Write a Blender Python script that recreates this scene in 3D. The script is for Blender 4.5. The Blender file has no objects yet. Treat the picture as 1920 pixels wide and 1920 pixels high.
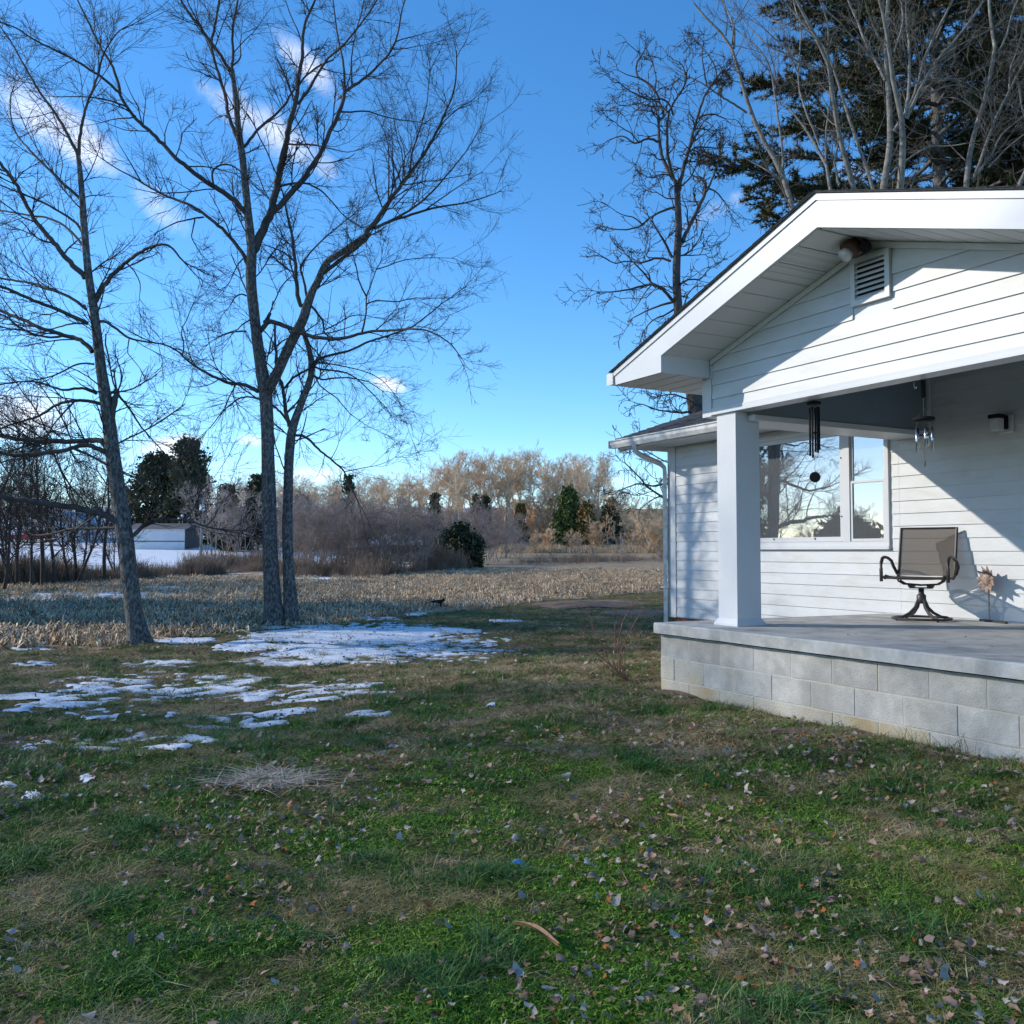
import bpy, bmesh, math, random
import numpy as np
from mathutils import Vector, Matrix
R = math.radians
scene = bpy.context.scene
COL = scene.collection
random.seed(7)
rng = np.random.default_rng(7)

# ------------------------------------------------------------------ camera, world, sun, exposure
EYE = 1.40
FPX = 1700.0                      # focal length in pixels of the 1920 px photograph
HORIZON = 1033.0
PITCH = math.atan((HORIZON - 960.0) / FPX)
cam_d = bpy.data.cameras.new('camera')
cam = bpy.data.objects.new('camera', cam_d)
COL.objects.link(cam)
cam.location = (0, 0, EYE)
cam.rotation_euler = (R(90) + PITCH, 0, 0)
cam_d.sensor_width = 36.0
cam_d.lens = 36.0 * FPX / 1920.0
cam_d.clip_start = 0.05
cam_d.clip_end = 3000
scene.camera = cam

SUN_DIR = Vector((0.898, -0.135, -0.419)).normalized()     # the way the light travels
SUN_EL = math.asin(-SUN_DIR.z)
SUN_AZ = math.atan2(-SUN_DIR.x, -SUN_DIR.y)                 # clockwise from +Y
sun_d = bpy.data.lights.new('sun', 'SUN')
sun_d.energy = 2.2
sun_d.angle = R(0.55)
sun_d.color = (1.0, 0.93, 0.82)
sun = bpy.data.objects.new('sun', sun_d)
COL.objects.link(sun)
sun.rotation_euler = SUN_DIR.to_track_quat('-Z', 'Y').to_euler()

world = bpy.data.worlds.new('World')
scene.world = world
world.use_nodes = True
SKY_STRENGTH = 0.15
scene.view_settings.view_transform = 'Standard'
scene.view_settings.look = 'None'
scene.view_settings.exposure = 0.84
scene.view_settings.gamma = 1.0
scene.cycles.max_bounces = 6
scene.cycles.diffuse_bounces = 3
scene.cycles.glossy_bounces = 3
scene.cycles.transparent_max_bounces = 10
scene.cycles.use_denoising = True
scene.cycles.denoiser = 'OPENIMAGEDENOISE'
scene.cycles.denoising_input_passes = 'RGB_ALBEDO_NORMAL'
scene.cycles.denoising_prefilter = 'ACCURATE'
scene.cycles.sample_clamp_indirect = 4.0

def world_nodes():
    nt = world.node_tree
    nt.nodes.clear()
    N, Lk = nt.nodes, nt.links
    out = N.new('ShaderNodeOutputWorld')
    bg = N.new('ShaderNodeBackground')
    bg.inputs['Strength'].default_value = SKY_STRENGTH
    sky = N.new('ShaderNodeTexSky')
    sky.sky_type = 'NISHITA'
    sky.sun_disc = False
    sky.sun_elevation = SUN_EL
    sky.sun_rotation = SUN_AZ
    sky.altitude = 200
    sky.air_density = 0.86
    sky.dust_density = 0.15
    sky.ozone_density = 3.6
    tc = N.new('ShaderNodeTexCoord')
    sep = N.new('ShaderNodeSeparateXYZ')
    Lk.new(tc.outputs['Generated'], sep.inputs[0])
    def m(op, a, b=None, c=None):
        n = N.new('ShaderNodeMath'); n.operation = op
        for i, v in enumerate((a, b, c)):
            if v is None: continue
            if isinstance(v, (int, float)): n.inputs[i].default_value = v
            else: Lk.new(v, n.inputs[i])
        return n.outputs[0]
    az = m('ARCTAN2', sep.outputs[0], sep.outputs[1])
    el = m('ARCSINE', sep.outputs[2])
    comb = N.new('ShaderNodeCombineXYZ')
    Lk.new(az, comb.inputs[0]); Lk.new(el, comb.inputs[1])
    nz = N.new('ShaderNodeTexNoise')
    nz.inputs['Scale'].default_value = 26; nz.inputs['Detail'].default_value = 7
    nz.inputs['Roughness'].default_value = 0.70
    Lk.new(comb.outputs[0], nz.inputs['Vector'])
    nz2 = N.new('ShaderNodeTexNoise')
    nz2.inputs['Scale'].default_value = 9; nz2.inputs['Detail'].default_value = 3
    Lk.new(comb.outputs[0], nz2.inputs['Vector'])
    # wisps: azimuth, elevation, half length, half width (degrees), tilt, density
    clouds = [(-15.5, 24.6, 4.6, 1.2, -26, .62), (-13.2, 28.2, 2.8, .8, -36, .64), (-27.0, 23.0, 4.2, 1.3, -24, .70),
              (-21.5, 19.6, 2.4, 0.9, -35, .5), (-7.8, 10.35, 1.25, 0.55, -14, .95), (-20.6, 6.1, 1.9, 0.8, 14, 1.0),
              (-16.1, 6.7, 0.9, 0.45, 0, .8), (-12.3, 4.7, 2.2, 0.6, 5, .7), (13.2, 20.5, 3.0, 0.7, 20, .35), (6.3, 4.3, 1.6, .5, 0, .4),
              (20.5, 21.5, 2.5, 1.0, 10, .35), (-28.5, 7.5, 3.2, 1.6, 5, .8), (-45, 17, 9, 2.5, -12, .6), (-66, 9, 12, 2.0, 4, .7), (60, 30, 9, 2.2, 15, .5),
              (120, 22, 10, 2.5, -10, .55), (-120, 26, 10, 2.4, 12, .55), (170, 14, 12, 2, 0, .6)]
    total = None
    for (a, e, hl, hw, tilt, dens) in clouds:
        da = m('SUBTRACT', az, R(a)); de = m('SUBTRACT', el, R(e))
        c, s = math.cos(R(tilt)), math.sin(R(tilt))
        x = m('ADD', m('MULTIPLY', da, c / R(hl)), m('MULTIPLY', de, s / R(hl)))
        y = m('ADD', m('MULTIPLY', da, -s / R(hw)), m('MULTIPLY', de, c / R(hw)))
        d2 = m('ADD', m('MULTIPLY', x, x), m('MULTIPLY', y, y))
        f = m('MULTIPLY', m('MAXIMUM', m('SUBTRACT', 1.0, m('MULTIPLY', d2, 0.62)), 0.0), dens)
        total = f if total is None else m('MAXIMUM', total, f)
    n1 = m('ADD', m('MULTIPLY', nz.outputs[0], 1.1), m('MULTIPLY', nz2.outputs[0], 0.5))
    val = m('SUBTRACT', m('ADD', total, n1), 0.92)
    msk = N.new('ShaderNodeMapRange'); msk.interpolation_type = 'SMOOTHSTEP'
    msk.inputs['From Min'].default_value = 0.0; msk.inputs['From Max'].default_value = 1.15
    Lk.new(val, msk.inputs['Value'])
    gate = N.new('ShaderNodeMapRange'); gate.interpolation_type = 'SMOOTHSTEP'
    gate.inputs['From Min'].default_value = 0.0; gate.inputs['From Max'].default_value = 0.3
    Lk.new(total, gate.inputs['Value'])
    fac = m('MULTIPLY', msk.outputs[0], gate.outputs[0])
    mix = N.new('ShaderNodeMix'); mix.data_type = 'RGBA'
    Lk.new(fac, mix.inputs[0])
    hs = N.new('ShaderNodeHueSaturation')
    hs.inputs['Saturation'].default_value = 1.22
    hs.inputs['Hue'].default_value = 0.499
    Lk.new(sky.outputs[0], hs.inputs['Color'])
    Lk.new(hs.outputs[0], mix.inputs[6])
    mix.inputs[7].default_value = (5.4, 5.4, 5.7, 1)
    Lk.new(mix.outputs[2], bg.inputs['Color'])
    Lk.new(bg.outputs[0], out.inputs[0])
world_nodes()

# ------------------------------------------------------------------ helpers
_c, _s = math.cos(PITCH), math.sin(PITCH)
def ray(x, y):
    vx, vz = (x - 960.0) / FPX, -(y - 960.0) / FPX
    return np.array([vx, _c - _s * vz, _s + _c * vz])
def at(x, y, Y):
    """the point seen at photo pixel x, y that lies Y metres ahead"""
    r = ray(x, y)
    return np.array([0, 0, EYE]) + r * (Y / r[1])

def ground_z(x, y):
    x = np.asarray(x, float); y = np.asarray(y, float)
    c = 0.00033 + 0.00022 / (1 + np.exp((x + 22) / 6.0))
    yy = np.clip(y - 50, 0, 110)
    z = c * yy * yy + np.clip(y - 160, 0, None) * 0.05
    w = x * 0.8775 + y * 0.4796
    u = x * 0.4796 - y * 0.8775
    near = np.exp(-((w - 5.0) / 2.6) ** 2) * (1 / (1 + np.exp(-(u + 9.5) * 2.0))) + (w > 5.0) * (1 - np.exp(-((w - 5.0) / 2.6) ** 2)) * (1 / (1 + np.exp(-(u + 9.5) * 2.0)))
    z = z + 0.115 * np.clip(near, 0, 1) * (y < 40)
    z = z + 0.03 * np.sin(x * 0.9 + 1.3) * np.cos(y * 0.7) * np.clip((60 - y) / 60, 0, 1) + 0.012 * np.sin(x * 3.1 + y * 2.3) * (y < 30)
    return z
def gpt(x, y, iters=12):
    """the ground point seen at photo pixel x, y"""
    r = ray(x, y); Y = 10.0
    if r[2] < -1e-4: Y = min(-EYE * r[1] / r[2], 120.0)
    lo, hi = 1.0, 400.0
    for _ in range(60):
        mid = .5 * (lo + hi)
        p = np.array([0, 0, EYE]) + r * (mid / r[1])
        if p[2] > float(ground_z(p[0], p[1])): lo = mid
        else: hi = mid
    return np.array([0, 0, EYE]) + r * (lo / r[1])

def node_mat(name):
    m = bpy.data.materials.new(name); m.use_nodes = True
    nt = m.node_tree
    return m, nt, nt.nodes, nt.links, nt.nodes['Principled BSDF']

def mat(name, c1, c2=None, scale=6.0, rough=0.7, bump=0.0, bscale=None, detail=5, metallic=0.0, c3=None, scale3=1.5, vary=0.0,
        world_co=False, stretch=None, spec=0.35, lo=0.35, hi=0.65, dist=0.01, sat_vary=0.0):
    m, nt, N, Lk, P = node_mat(name)
    P.inputs['Roughness'].default_value = rough
    P.inputs['Metallic'].default_value = metallic
    P.inputs['Specular IOR Level'].default_value = spec
    if world_co:
        g = N.new('ShaderNodeNewGeometry'); co = g.outputs['Position']
    else:
        tc = N.new('ShaderNodeTexCoord'); co = tc.outputs['Object']
    if stretch:
        mp = N.new('ShaderNodeMapping'); mp.inputs['Scale'].default_value = stretch
        Lk.new(co, mp.inputs[0]); co = mp.outputs[0]
    col = None
    def noise(sc, det=detail):
        n = N.new('ShaderNodeTexNoise'); n.inputs['Scale'].default_value = sc; n.inputs['Detail'].default_value = det
        n.inputs['Roughness'].default_value = 0.6
        Lk.new(co, n.inputs['Vector']); return n.outputs[0]
    def ramp(v, a, b):
        r = N.new('ShaderNodeMapRange'); r.inputs['From Min'].default_value = a; r.inputs['From Max'].default_value = b
        Lk.new(v, r.inputs['Value']); return r.outputs[0]
    def mix(f, a, b):
        x = N.new('ShaderNodeMix'); x.data_type = 'RGBA'
        Lk.new(f, x.inputs[0])
        for i, v in ((6, a), (7, b)):
            if isinstance(v, tuple): x.inputs[i].default_value = (*v, 1)
            else: Lk.new(v, x.inputs[i])
        return x.outputs[2]
    if c2 is not None: col = mix(ramp(noise(scale), lo, hi), c1, c2)
    if c3 is not None: col = mix(ramp(noise(scale3), 0.45, 0.7), col if col is not None else c1, c3)
    if vary:
        oi = N.new('ShaderNodeObjectInfo')
        r = N.new('ShaderNodeMapRange'); r.inputs['To Min'].default_value = 1 - vary; r.inputs['To Max'].default_value = 1 + vary
        Lk.new(oi.outputs['Random'], r.inputs['Value'])
        hs = N.new('ShaderNodeHueSaturation'); Lk.new(r.outputs[0], hs.inputs['Value'])
        if col is None: hs.inputs['Color'].default_value = (*c1, 1)
        else: Lk.new(col, hs.inputs['Color'])
        col = hs.outputs[0]
    if col is None: P.inputs['Base Color'].default_value = (*c1, 1)
    else: Lk.new(col, P.inputs['Base Color'])
    if bump:
        b = N.new('ShaderNodeBump'); b.inputs['Strength'].default_value = bump; b.inputs['Distance'].default_value = dist
        Lk.new(noise(bscale or scale * 3), b.inputs['Height']); Lk.new(b.outputs[0], P.inputs['Normal'])
    return m

def mesh_np(name, verts, faces, m, smooth=False):
    """faces: (n,4) or (n,3) int array, or a list of such arrays"""
    if not isinstance(faces, list): faces = [faces]
    faces = [np.asarray(f, np.int32) for f in faces if len(f)]
    verts = np.asarray(verts, np.float32)
    me = bpy.data.meshes.new(name)
    me.vertices.add(len(verts)); me.vertices.foreach_set('co', verts.ravel())
    loops = np.concatenate([f.ravel() for f in faces]) if faces else np.zeros(0, np.int32)
    sizes = np.concatenate([np.full(len(f), f.shape[1], np.int32) for f in faces]) if faces else np.zeros(0, np.int32)
    starts = np.concatenate([[0], np.cumsum(sizes)[:-1]]).astype(np.int32) if len(sizes) else sizes
    me.loops.add(len(loops)); me.loops.foreach_set('vertex_index', loops.astype(np.int32))
    me.polygons.add(len(sizes)); me.polygons.foreach_set('loop_start', starts)
    me.polygons.foreach_set('loop_total', sizes)
    if smooth: me.polygons.foreach_set('use_smooth', np.ones(len(sizes), bool))
    me.update(calc_edges=True); me.validate()
    if m is not None: me.materials.append(m)
    return me

def link(name, me, parent=None, loc=None, kind=None):
    o = bpy.data.objects.new(name, me); COL.objects.link(o)
    if parent is not None: o.parent = parent
    if loc is not None: o.location = tuple(float(v) for v in loc)
    if kind: o['kind'] = kind
    return o
def tag(o, label, cat, group=None, kind=None):
    o['label'] = label; o['category'] = cat
    if group: o['group'] = group
    if kind: o['kind'] = kind
    return o
def thing(name, label, cat, loc=(0, 0, 0), rotz=0.0, group=None):
    o = bpy.data.objects.new(name, None); COL.objects.link(o)
    o.location = tuple(float(v) for v in loc); o.rotation_euler = (0, 0, rotz)
    o.empty_display_size = .2
    return tag(o, label, cat, group)
def dup(root, loc, rotz=0.0, scale=1.0, label=None, group=None):
    """a copy of a thing with copies of its parts and sub-parts; mesh data shared"""
    r = root.copy(); COL.objects.link(r)
    r.location = tuple(float(v) for v in loc); r.rotation_euler = (0, 0, rotz)
    r.scale = (scale,) * 3 if np.isscalar(scale) else scale
    if label: r['label'] = label
    if group: r['group'] = group
    for ch in list(root.children):
        c = ch.copy(); COL.objects.link(c); c.parent = r
        for g in ch.children:
            d = g.copy(); COL.objects.link(d); d.parent = c
    return r

class MB:
    """collects boxes, prisms and tubes into one mesh"""
    def __init__(s): s.v = []; s.f = []
    def add(s, vs, fs):
        o = len(s.v); s.v += [tuple(map(float, v)) for v in vs]; s.f += [tuple(i + o for i in f) for f in fs]; return s
    def box(s, a, b):
        x0, y0, z0 = a; x1, y1, z1 = b
        if x0 > x1: x0, x1 = x1, x0
        if y0 > y1: y0, y1 = y1, y0
        if z0 > z1: z0, z1 = z1, z0
        return s.add([(x0, y0, z0), (x1, y0, z0), (x1, y1, z0), (x0, y1, z0), (x0, y0, z1), (x1, y0, z1), (x1, y1, z1), (x0, y1, z1)],
                     [(3, 2, 1, 0), (4, 5, 6, 7), (0, 1, 5, 4), (1, 2, 6, 5), (2, 3, 7, 6), (3, 0, 4, 7)])
    def prism(s, prof, vec):
        """closed polygon prof of 3-D points swept along vec"""
        n = len(prof); p = [tuple(q) for q in prof]; q = [tuple(np.add(a, vec)) for a in prof]
        return s.add(p + q, [tuple(range(n))[::-1], tuple(range(n, 2 * n))] + [(i, (i + 1) % n, n + (i + 1) % n, n + i) for i in range(n)])
    def tube(s, pts, rad, sides=8, cap=True):
        V, F = tubes(np.array([pts], float), np.array([rad if hasattr(rad, '__len__') else [rad] * len(pts)], float), sides)
        o = len(s.v); s.v += [tuple(v) for v in V]; s.f += [tuple(i + o for i in f) for f in F]
        if cap:
            n = len(pts); s.f.append(tuple(o + i for i in range(sides))[::-1]); s.f.append(tuple(o + (n - 1) * sides + i for i in range(sides)))
        return s
    def lathe(s, prof, sides=16, c=(0, 0, 0)):
        V = [(c[0] + r * math.cos(2 * math.pi * k / sides), c[1] + r * math.sin(2 * math.pi * k / sides), c[2] + z) for r, z in prof for k in range(sides)]
        n = len(prof)
        F = [(i * sides + k, i * sides + (k + 1) % sides, (i + 1) * sides + (k + 1) % sides, (i + 1) * sides + k) for i in range(n - 1) for k in range(sides)]
        F.append(tuple(range(sides))[::-1]); F.append(tuple((n - 1) * sides + k for k in range(sides)))
        return s.add(V, F)
    def mesh(s, name, m, smooth=False, bevel=0.0, mv=None):
        me = bpy.data.meshes.new(name); me.from_pydata(s.v, [], s.f)
        bm = bmesh.new(); bm.from_mesh(me)
        bmesh.ops.recalc_face_normals(bm, faces=bm.faces)
        if bevel: bmesh.ops.bevel(bm, geom=list(bm.edges), offset=bevel, segments=1, affect='EDGES')
        if mv is not None: bmesh.ops.translate(bm, verts=bm.verts, vec=mv)
        bm.to_mesh(me); bm.free()
        if smooth:
            me.polygons.foreach_set('use_smooth', np.ones(len(me.polygons), bool))
        me.materials.append(m)
        return me
    def obj(s, name, m, parent=None, smooth=False, bevel=0.0, mv=None, kind=None):
        return link(name, s.mesh(name, m, smooth, bevel, mv), parent, None, kind)

def norm(v): return v / np.maximum(np.linalg.norm(v, axis=-1, keepdims=True), 1e-9)

def tubes(P, Rd, sides=3):
    """P (n,k,3) polylines, Rd (n,k) radii -> verts, quads"""
    n, k, _ = P.shape
    T = np.empty_like(P); T[:, 1:-1] = P[:, 2:] - P[:, :-2]; T[:, 0] = P[:, 1] - P[:, 0]; T[:, -1] = P[:, -1] - P[:, -2]
    T = norm(T)
    mean = norm(P[:, -1] - P[:, 0])
    ref = np.where(np.abs(mean[:, 2:3]) > .8, np.array([[1., .13, 0]]), np.array([[.11, .07, 1.]]))[:, None, :]
    A = norm(np.cross(T, ref)); B = np.cross(T, A)
    ang = np.arange(sides) * 2 * math.pi / sides
    ring = A[:, :, None, :] * np.cos(ang)[None, None, :, None] + B[:, :, None, :] * np.sin(ang)[None, None, :, None]
    V = (P[:, :, None, :] + ring * Rd[:, :, None, None]).reshape(-1, 3)
    i = np.arange(n)[:, None, None] * (k * sides) + np.arange(k - 1)[None, :, None] * sides
    j = np.arange(sides)[None, None, :]; j2 = (j + 1) % sides
    F = np.stack([i + j, i + j2, i + sides + j2, i + sides + j], -1).reshape(-1, 4)
    return V, F

def merge(parts):
    Vs, Fs, o = [], [], 0
    for V, F in parts:
        Vs.append(V); Fs.append(F + o); o += len(V)
    return np.concatenate(Vs), np.concatenate(Fs)

def resample(pts, n):
    pts = np.asarray(pts, float)
    d = np.concatenate([[0], np.cumsum(np.linalg.norm(np.diff(pts, axis=0), axis=1))])
    t = np.linspace(0, d[-1], n)
    return np.stack([np.interp(t, d, pts[:, i]) for i in range(pts.shape[1])], 1)

def grow(par, prad, counts, t0, t1, ang, angsd, length, npts, trop, wig, rmul=.6, rend=.3, rmin=.002, taper_len=.55, lensd=.3):
    """children of the polylines par (n,k,3): counts per parent; length is a number or per-parent array (metres)"""
    n, k, _ = par.shape
    idx = np.repeat(np.arange(n), counts)
    M = len(idx)
    if M == 0: return np.zeros((0, npts, 3)), np.zeros((0, npts))
    t = rng.uniform(t0, t1, M); f = t * (k - 1); i0 = np.minimum(f.astype(int), k - 2); fr = (f - i0)[:, None]
    p = par[idx, i0] * (1 - fr) + par[idx, i0 + 1] * fr
    tan = norm(par[idx, i0 + 1] - par[idx, i0])
    r0 = prad[idx, i0] * (1 - fr[:, 0]) + prad[idx, i0 + 1] * fr[:, 0]
    rv = rng.normal(size=(M, 3)); perp = norm(rv - (rv * tan).sum(1, keepdims=True) * tan)
    a = np.radians(rng.normal(ang, angsd, M))[:, None]
    d = np.cos(a) * tan + np.sin(a) * perp
    Lg = (length if np.isscalar(length) else np.asarray(length)[idx]) * (1 - taper_len * t) * np.clip(rng.normal(1, lensd, M), .35, 1.9)
    out = np.empty((M, npts, 3)); out[:, 0] = p
    st = (Lg / (npts - 1))[:, None]
    up = np.array([0, 0, 1.])
    for q in range(1, npts):
        d = norm(d + wig * rng.normal(size=(M, 3)) + trop * up / (npts - 1))
        p = p + d * st; out[:, q] = p
    rs = np.maximum(r0 * rmul, rmin)[:, None]
    rad = rs * np.linspace(1, rend, npts)[None, :]
    return out, np.maximum(rad, rmin * .8)

def gn_instances(name, pts, rots, scl, idx, protos):
    """one object that instances the prototype meshes on points"""
    pc = bpy.data.collections.new(name + '_kinds')
    for i, me in enumerate(protos):
        o = bpy.data.objects.new('%s_kind_%02d' % (name, i), me); pc.objects.link(o)
    me = bpy.data.meshes.new(name)
    n = len(pts)
    me.vertices.add(n); me.vertices.foreach_set('co', np.asarray(pts, np.float32).ravel())
    a = me.attributes.new('rot', 'FLOAT_VECTOR', 'POINT'); a.data.foreach_set('vector', np.asarray(rots, np.float32).ravel())
    a = me.attributes.new('scl', 'FLOAT', 'POINT'); a.data.foreach_set('value', np.asarray(scl, np.float32).ravel())
    a = me.attributes.new('idx', 'INT', 'POINT'); a.data.foreach_set('value', np.asarray(idx, np.int32).ravel())
    o = link(name, me)
    ng = bpy.data.node_groups.new(name, 'GeometryNodeTree')
    ng.interface.new_socket('Geometry', in_out='INPUT', socket_type='NodeSocketGeometry')
    ng.interface.new_socket('Geometry', in_out='OUTPUT', socket_type='NodeSocketGeometry')
    N, Lk = ng.nodes, ng.links
    gi, go = N.new('NodeGroupInput'), N.new('NodeGroupOutput')
    ip = N.new('GeometryNodeInstanceOnPoints'); ci = N.new('GeometryNodeCollectionInfo')
    ci.inputs['Collection'].default_value = pc
    ci.inputs['Separate Children'].default_value = True; ci.inputs['Reset Children'].default_value = True
    def attr(nm, ty):
        q = N.new('GeometryNodeInputNamedAttribute'); q.data_type = ty; q.inputs['Name'].default_value = nm
        return q.outputs['Attribute']
    e2r = N.new('FunctionNodeEulerToRotation')
    Lk.new(attr('rot', 'FLOAT_VECTOR'), e2r.inputs[0])
    Lk.new(gi.outputs[0], ip.inputs['Points']); Lk.new(ci.outputs[0], ip.inputs['Instance'])
    ip.inputs['Pick Instance'].default_value = True
    Lk.new(attr('idx', 'INT'), ip.inputs['Instance Index']); Lk.new(e2r.outputs[0], ip.inputs['Rotation'])
    Lk.new(attr('scl', 'FLOAT'), ip.inputs['Scale'])
    Lk.new(ip.outputs[0], go.inputs[0])
    md = o.modifiers.new('scatter', 'NODES'); md.node_group = ng
    return o

# ------------------------------------------------------------------ materials
def lawn_nodes(nt, co):
    """dry (0 green .. 1 straw) from world position, shared by the soil sheet and the blades"""
    N, Lk = nt.nodes, nt.links
    def noise(sc, det, off=0.0):
        mp = N.new('ShaderNodeMapping'); mp.inputs['Location'].default_value = (off, off * .7, 0)
        Lk.new(co, mp.inputs[0])
        n = N.new('ShaderNodeTexNoise'); n.inputs['Scale'].default_value = sc; n.inputs['Detail'].default_value = det
        Lk.new(mp.outputs[0], n.inputs['Vector']); return n.outputs[0]
    def m(op, a, b):
        n = N.new('ShaderNodeMath'); n.operation = op
        for i, v in enumerate((a, b)):
            if isinstance(v, (int, float)): n.inputs[i].default_value = v
            else: Lk.new(v, n.inputs[i])
        return n.outputs[0]
    sep = N.new('ShaderNodeSeparateXYZ'); Lk.new(co, sep.inputs[0])
    def mr(v, a, b, c, d):
        r = N.new('ShaderNodeMapRange'); Lk.new(v, r.inputs['Value'])
        for k, q in zip(('From Min', 'From Max', 'To Min', 'To Max'), (a, b, c, d)): r.inputs[k].default_value = q
        return r.outputs[0]
    far = mr(sep.outputs[1], 5.0, 9.0, -0.14, 0.44)
    far2 = mr(sep.outputs[1], 14.0, 20.0, 0.0, -0.12)
    side = mr(sep.outputs[0], -1.0, 2.5, 0.0, 0.14)
    d = m('ADD', m('ADD', far, far2), side)
    d = m('ADD', d, mr(noise(1.5, 4, 3.1), .32, .68, -.55, .50))
    d = m('ADD', d, mr(noise(7.0, 5, 7.7), .3, .7, -.60, .60))
    d = m('ADD', d, 0.08)
    cl = N.new('ShaderNodeClamp'); Lk.new(d, cl.inputs[0])
    return cl.outputs[0], noise

def mixc(nt, f, a, b):
    x = nt.nodes.new('ShaderNodeMix'); x.data_type = 'RGBA'
    if isinstance(f, float): x.inputs[0].default_value = f
    else: nt.links.new(f, x.inputs[0])
    for i, v in ((6, a), (7, b)):
        if isinstance(v, tuple): x.inputs[i].default_value = (*v, 1)
        else: nt.links.new(v, x.inputs[i])
    return x.outputs[2]

def make_lawn_mat():
    m, nt, N, Lk, P = node_mat('lawn_soil')
    g = N.new('ShaderNodeNewGeometry')
    dry, noise = lawn_nodes(nt, g.outputs['Position'])
    fine = noise(38.0, 6, 1.7)
    r = N.new('ShaderNodeMapRange'); r.inputs['From Min'].default_value = .35; r.inputs['From Max'].default_value = .65
    Lk.new(fine, r.inputs['Value'])
    green = mixc(nt, r.outputs[0], (.030, .042, .010), (.085, .115, .024))
    brown = mixc(nt, r.outputs[0], (.095, .060, .030), (.33, .225, .125))
    Lk.new(mixc(nt, dry, green, brown), P.inputs['Base Color'])
    P.inputs['Roughness'].default_value = .95; P.inputs['Specular IOR Level'].default_value = .1
    b = N.new('ShaderNodeBump'); b.inputs['Strength'].default_value = 1.0; b.inputs['Distance'].default_value = .03
    Lk.new(fine, b.inputs['Height']); Lk.new(b.outputs[0], P.inputs['Normal'])
    return m
def make_blade_mat(name, ga, gb, sa, sb, bias=0.0):
    m, nt, N, Lk, P = node_mat(name)
    g = N.new('ShaderNodeNewGeometry')
    dry, noise = lawn_nodes(nt, g.outputs['Position'])
    oi = N.new('ShaderNodeObjectInfo')
    green = mixc(nt, oi.outputs['Random'], ga, gb)
    straw = mixc(nt, oi.outputs['Random'], sa, sb)
    ad = N.new('ShaderNodeMath'); ad.operation = 'ADD'; ad.use_clamp = True
    Lk.new(dry, ad.inputs[0]); ad.inputs[1].default_value = bias
    Lk.new(mixc(nt, ad.outputs[0], green, straw), P.inputs['Base Color'])
    P.inputs['Roughness'].default_value = .6; P.inputs['Specular IOR Level'].default_value = .3
    return m

def make_field_mat():
    m, nt, N, Lk, P = node_mat('stubble_soil')
    g = N.new('ShaderNodeNewGeometry'); co = g.outputs['Position']
    _, noise = lawn_nodes(nt, co)
    def mr(v, a, b, c=0.0, d=1.0):
        r = N.new('ShaderNodeMapRange'); Lk.new(v, r.inputs['Value'])
        for k, q in zip(('From Min', 'From Max', 'To Min', 'To Max'), (a, b, c, d)): r.inputs[k].default_value = q
        return r.outputs[0]
    base = mixc(nt, mr(noise(9.0, 6, 2.2), .35, .65), (.25, .17, .10), (.58, .43, .27))
    base = mixc(nt, mr(noise(.5, 4, 8.0), .4, .65, 0, .6), base, (.20, .165, .115))
    sep = N.new('ShaderNodeSeparateXYZ'); Lk.new(co, sep.inputs[0])
    def m2(op, a, b):
        n = N.new('ShaderNodeMath'); n.operation = op
        for i, v in enumerate((a, b)):
            if isinstance(v, (int, float)): n.inputs[i].default_value = v
            else: Lk.new(v, n.inputs[i])
        return n.outputs[0]
    # thin snow left between the stalks: more of it away from the house and out by the far farmyard
    amount = m2('ADD', mr(sep.outputs[0], -22.0, -3.0, .20, -.30), mr(sep.outputs[1], 55.0, 100.0, 0.0, .55))
    amount = m2('SUBTRACT', amount, mr(sep.outputs[0], -20.0, 6.0, 0.0, .8))
    yard = m2('MULTIPLY', mr(sep.outputs[1], 90.0, 100.0), mr(sep.outputs[0], -34.0, -26.0, 1.0, 0.0))
    sn = m2('ADD', m2('ADD', mr(noise(.35, 6, 5.0), .3, .7, -.5, .5), mr(noise(2.6, 5, 9.0), .3, .7, -.35, .35)), m2('ADD', amount, m2('MULTIPLY', yard, 1.6)))
    base = mixc(nt, mr(sn, .05, .22), base, (.80, .81, .83))
    # dry golden grass on the sunlit bank under the wood
    bank = m2('MULTIPLY', mr(sep.outputs[1], 104.0, 112.0), mr(sep.outputs[0], -32.0, -22.0))
    base = mixc(nt, bank, base, mixc(nt, mr(noise(1.4, 5, 4.0), .35, .65), (.30, .19, .09), (.46, .32, .16)))
    Lk.new(base, P.inputs['Base Color'])
    P.inputs['Roughness'].default_value = .95; P.inputs['Specular IOR Level'].default_value = .1
    b = N.new('ShaderNodeBump'); b.inputs['Strength'].default_value = 1.0; b.inputs['Distance'].default_value = .08
    Lk.new(noise(7.0, 6, 2.2), b.inputs['Height']); Lk.new(b.outputs[0], P.inputs['Normal'])
    return m

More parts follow.
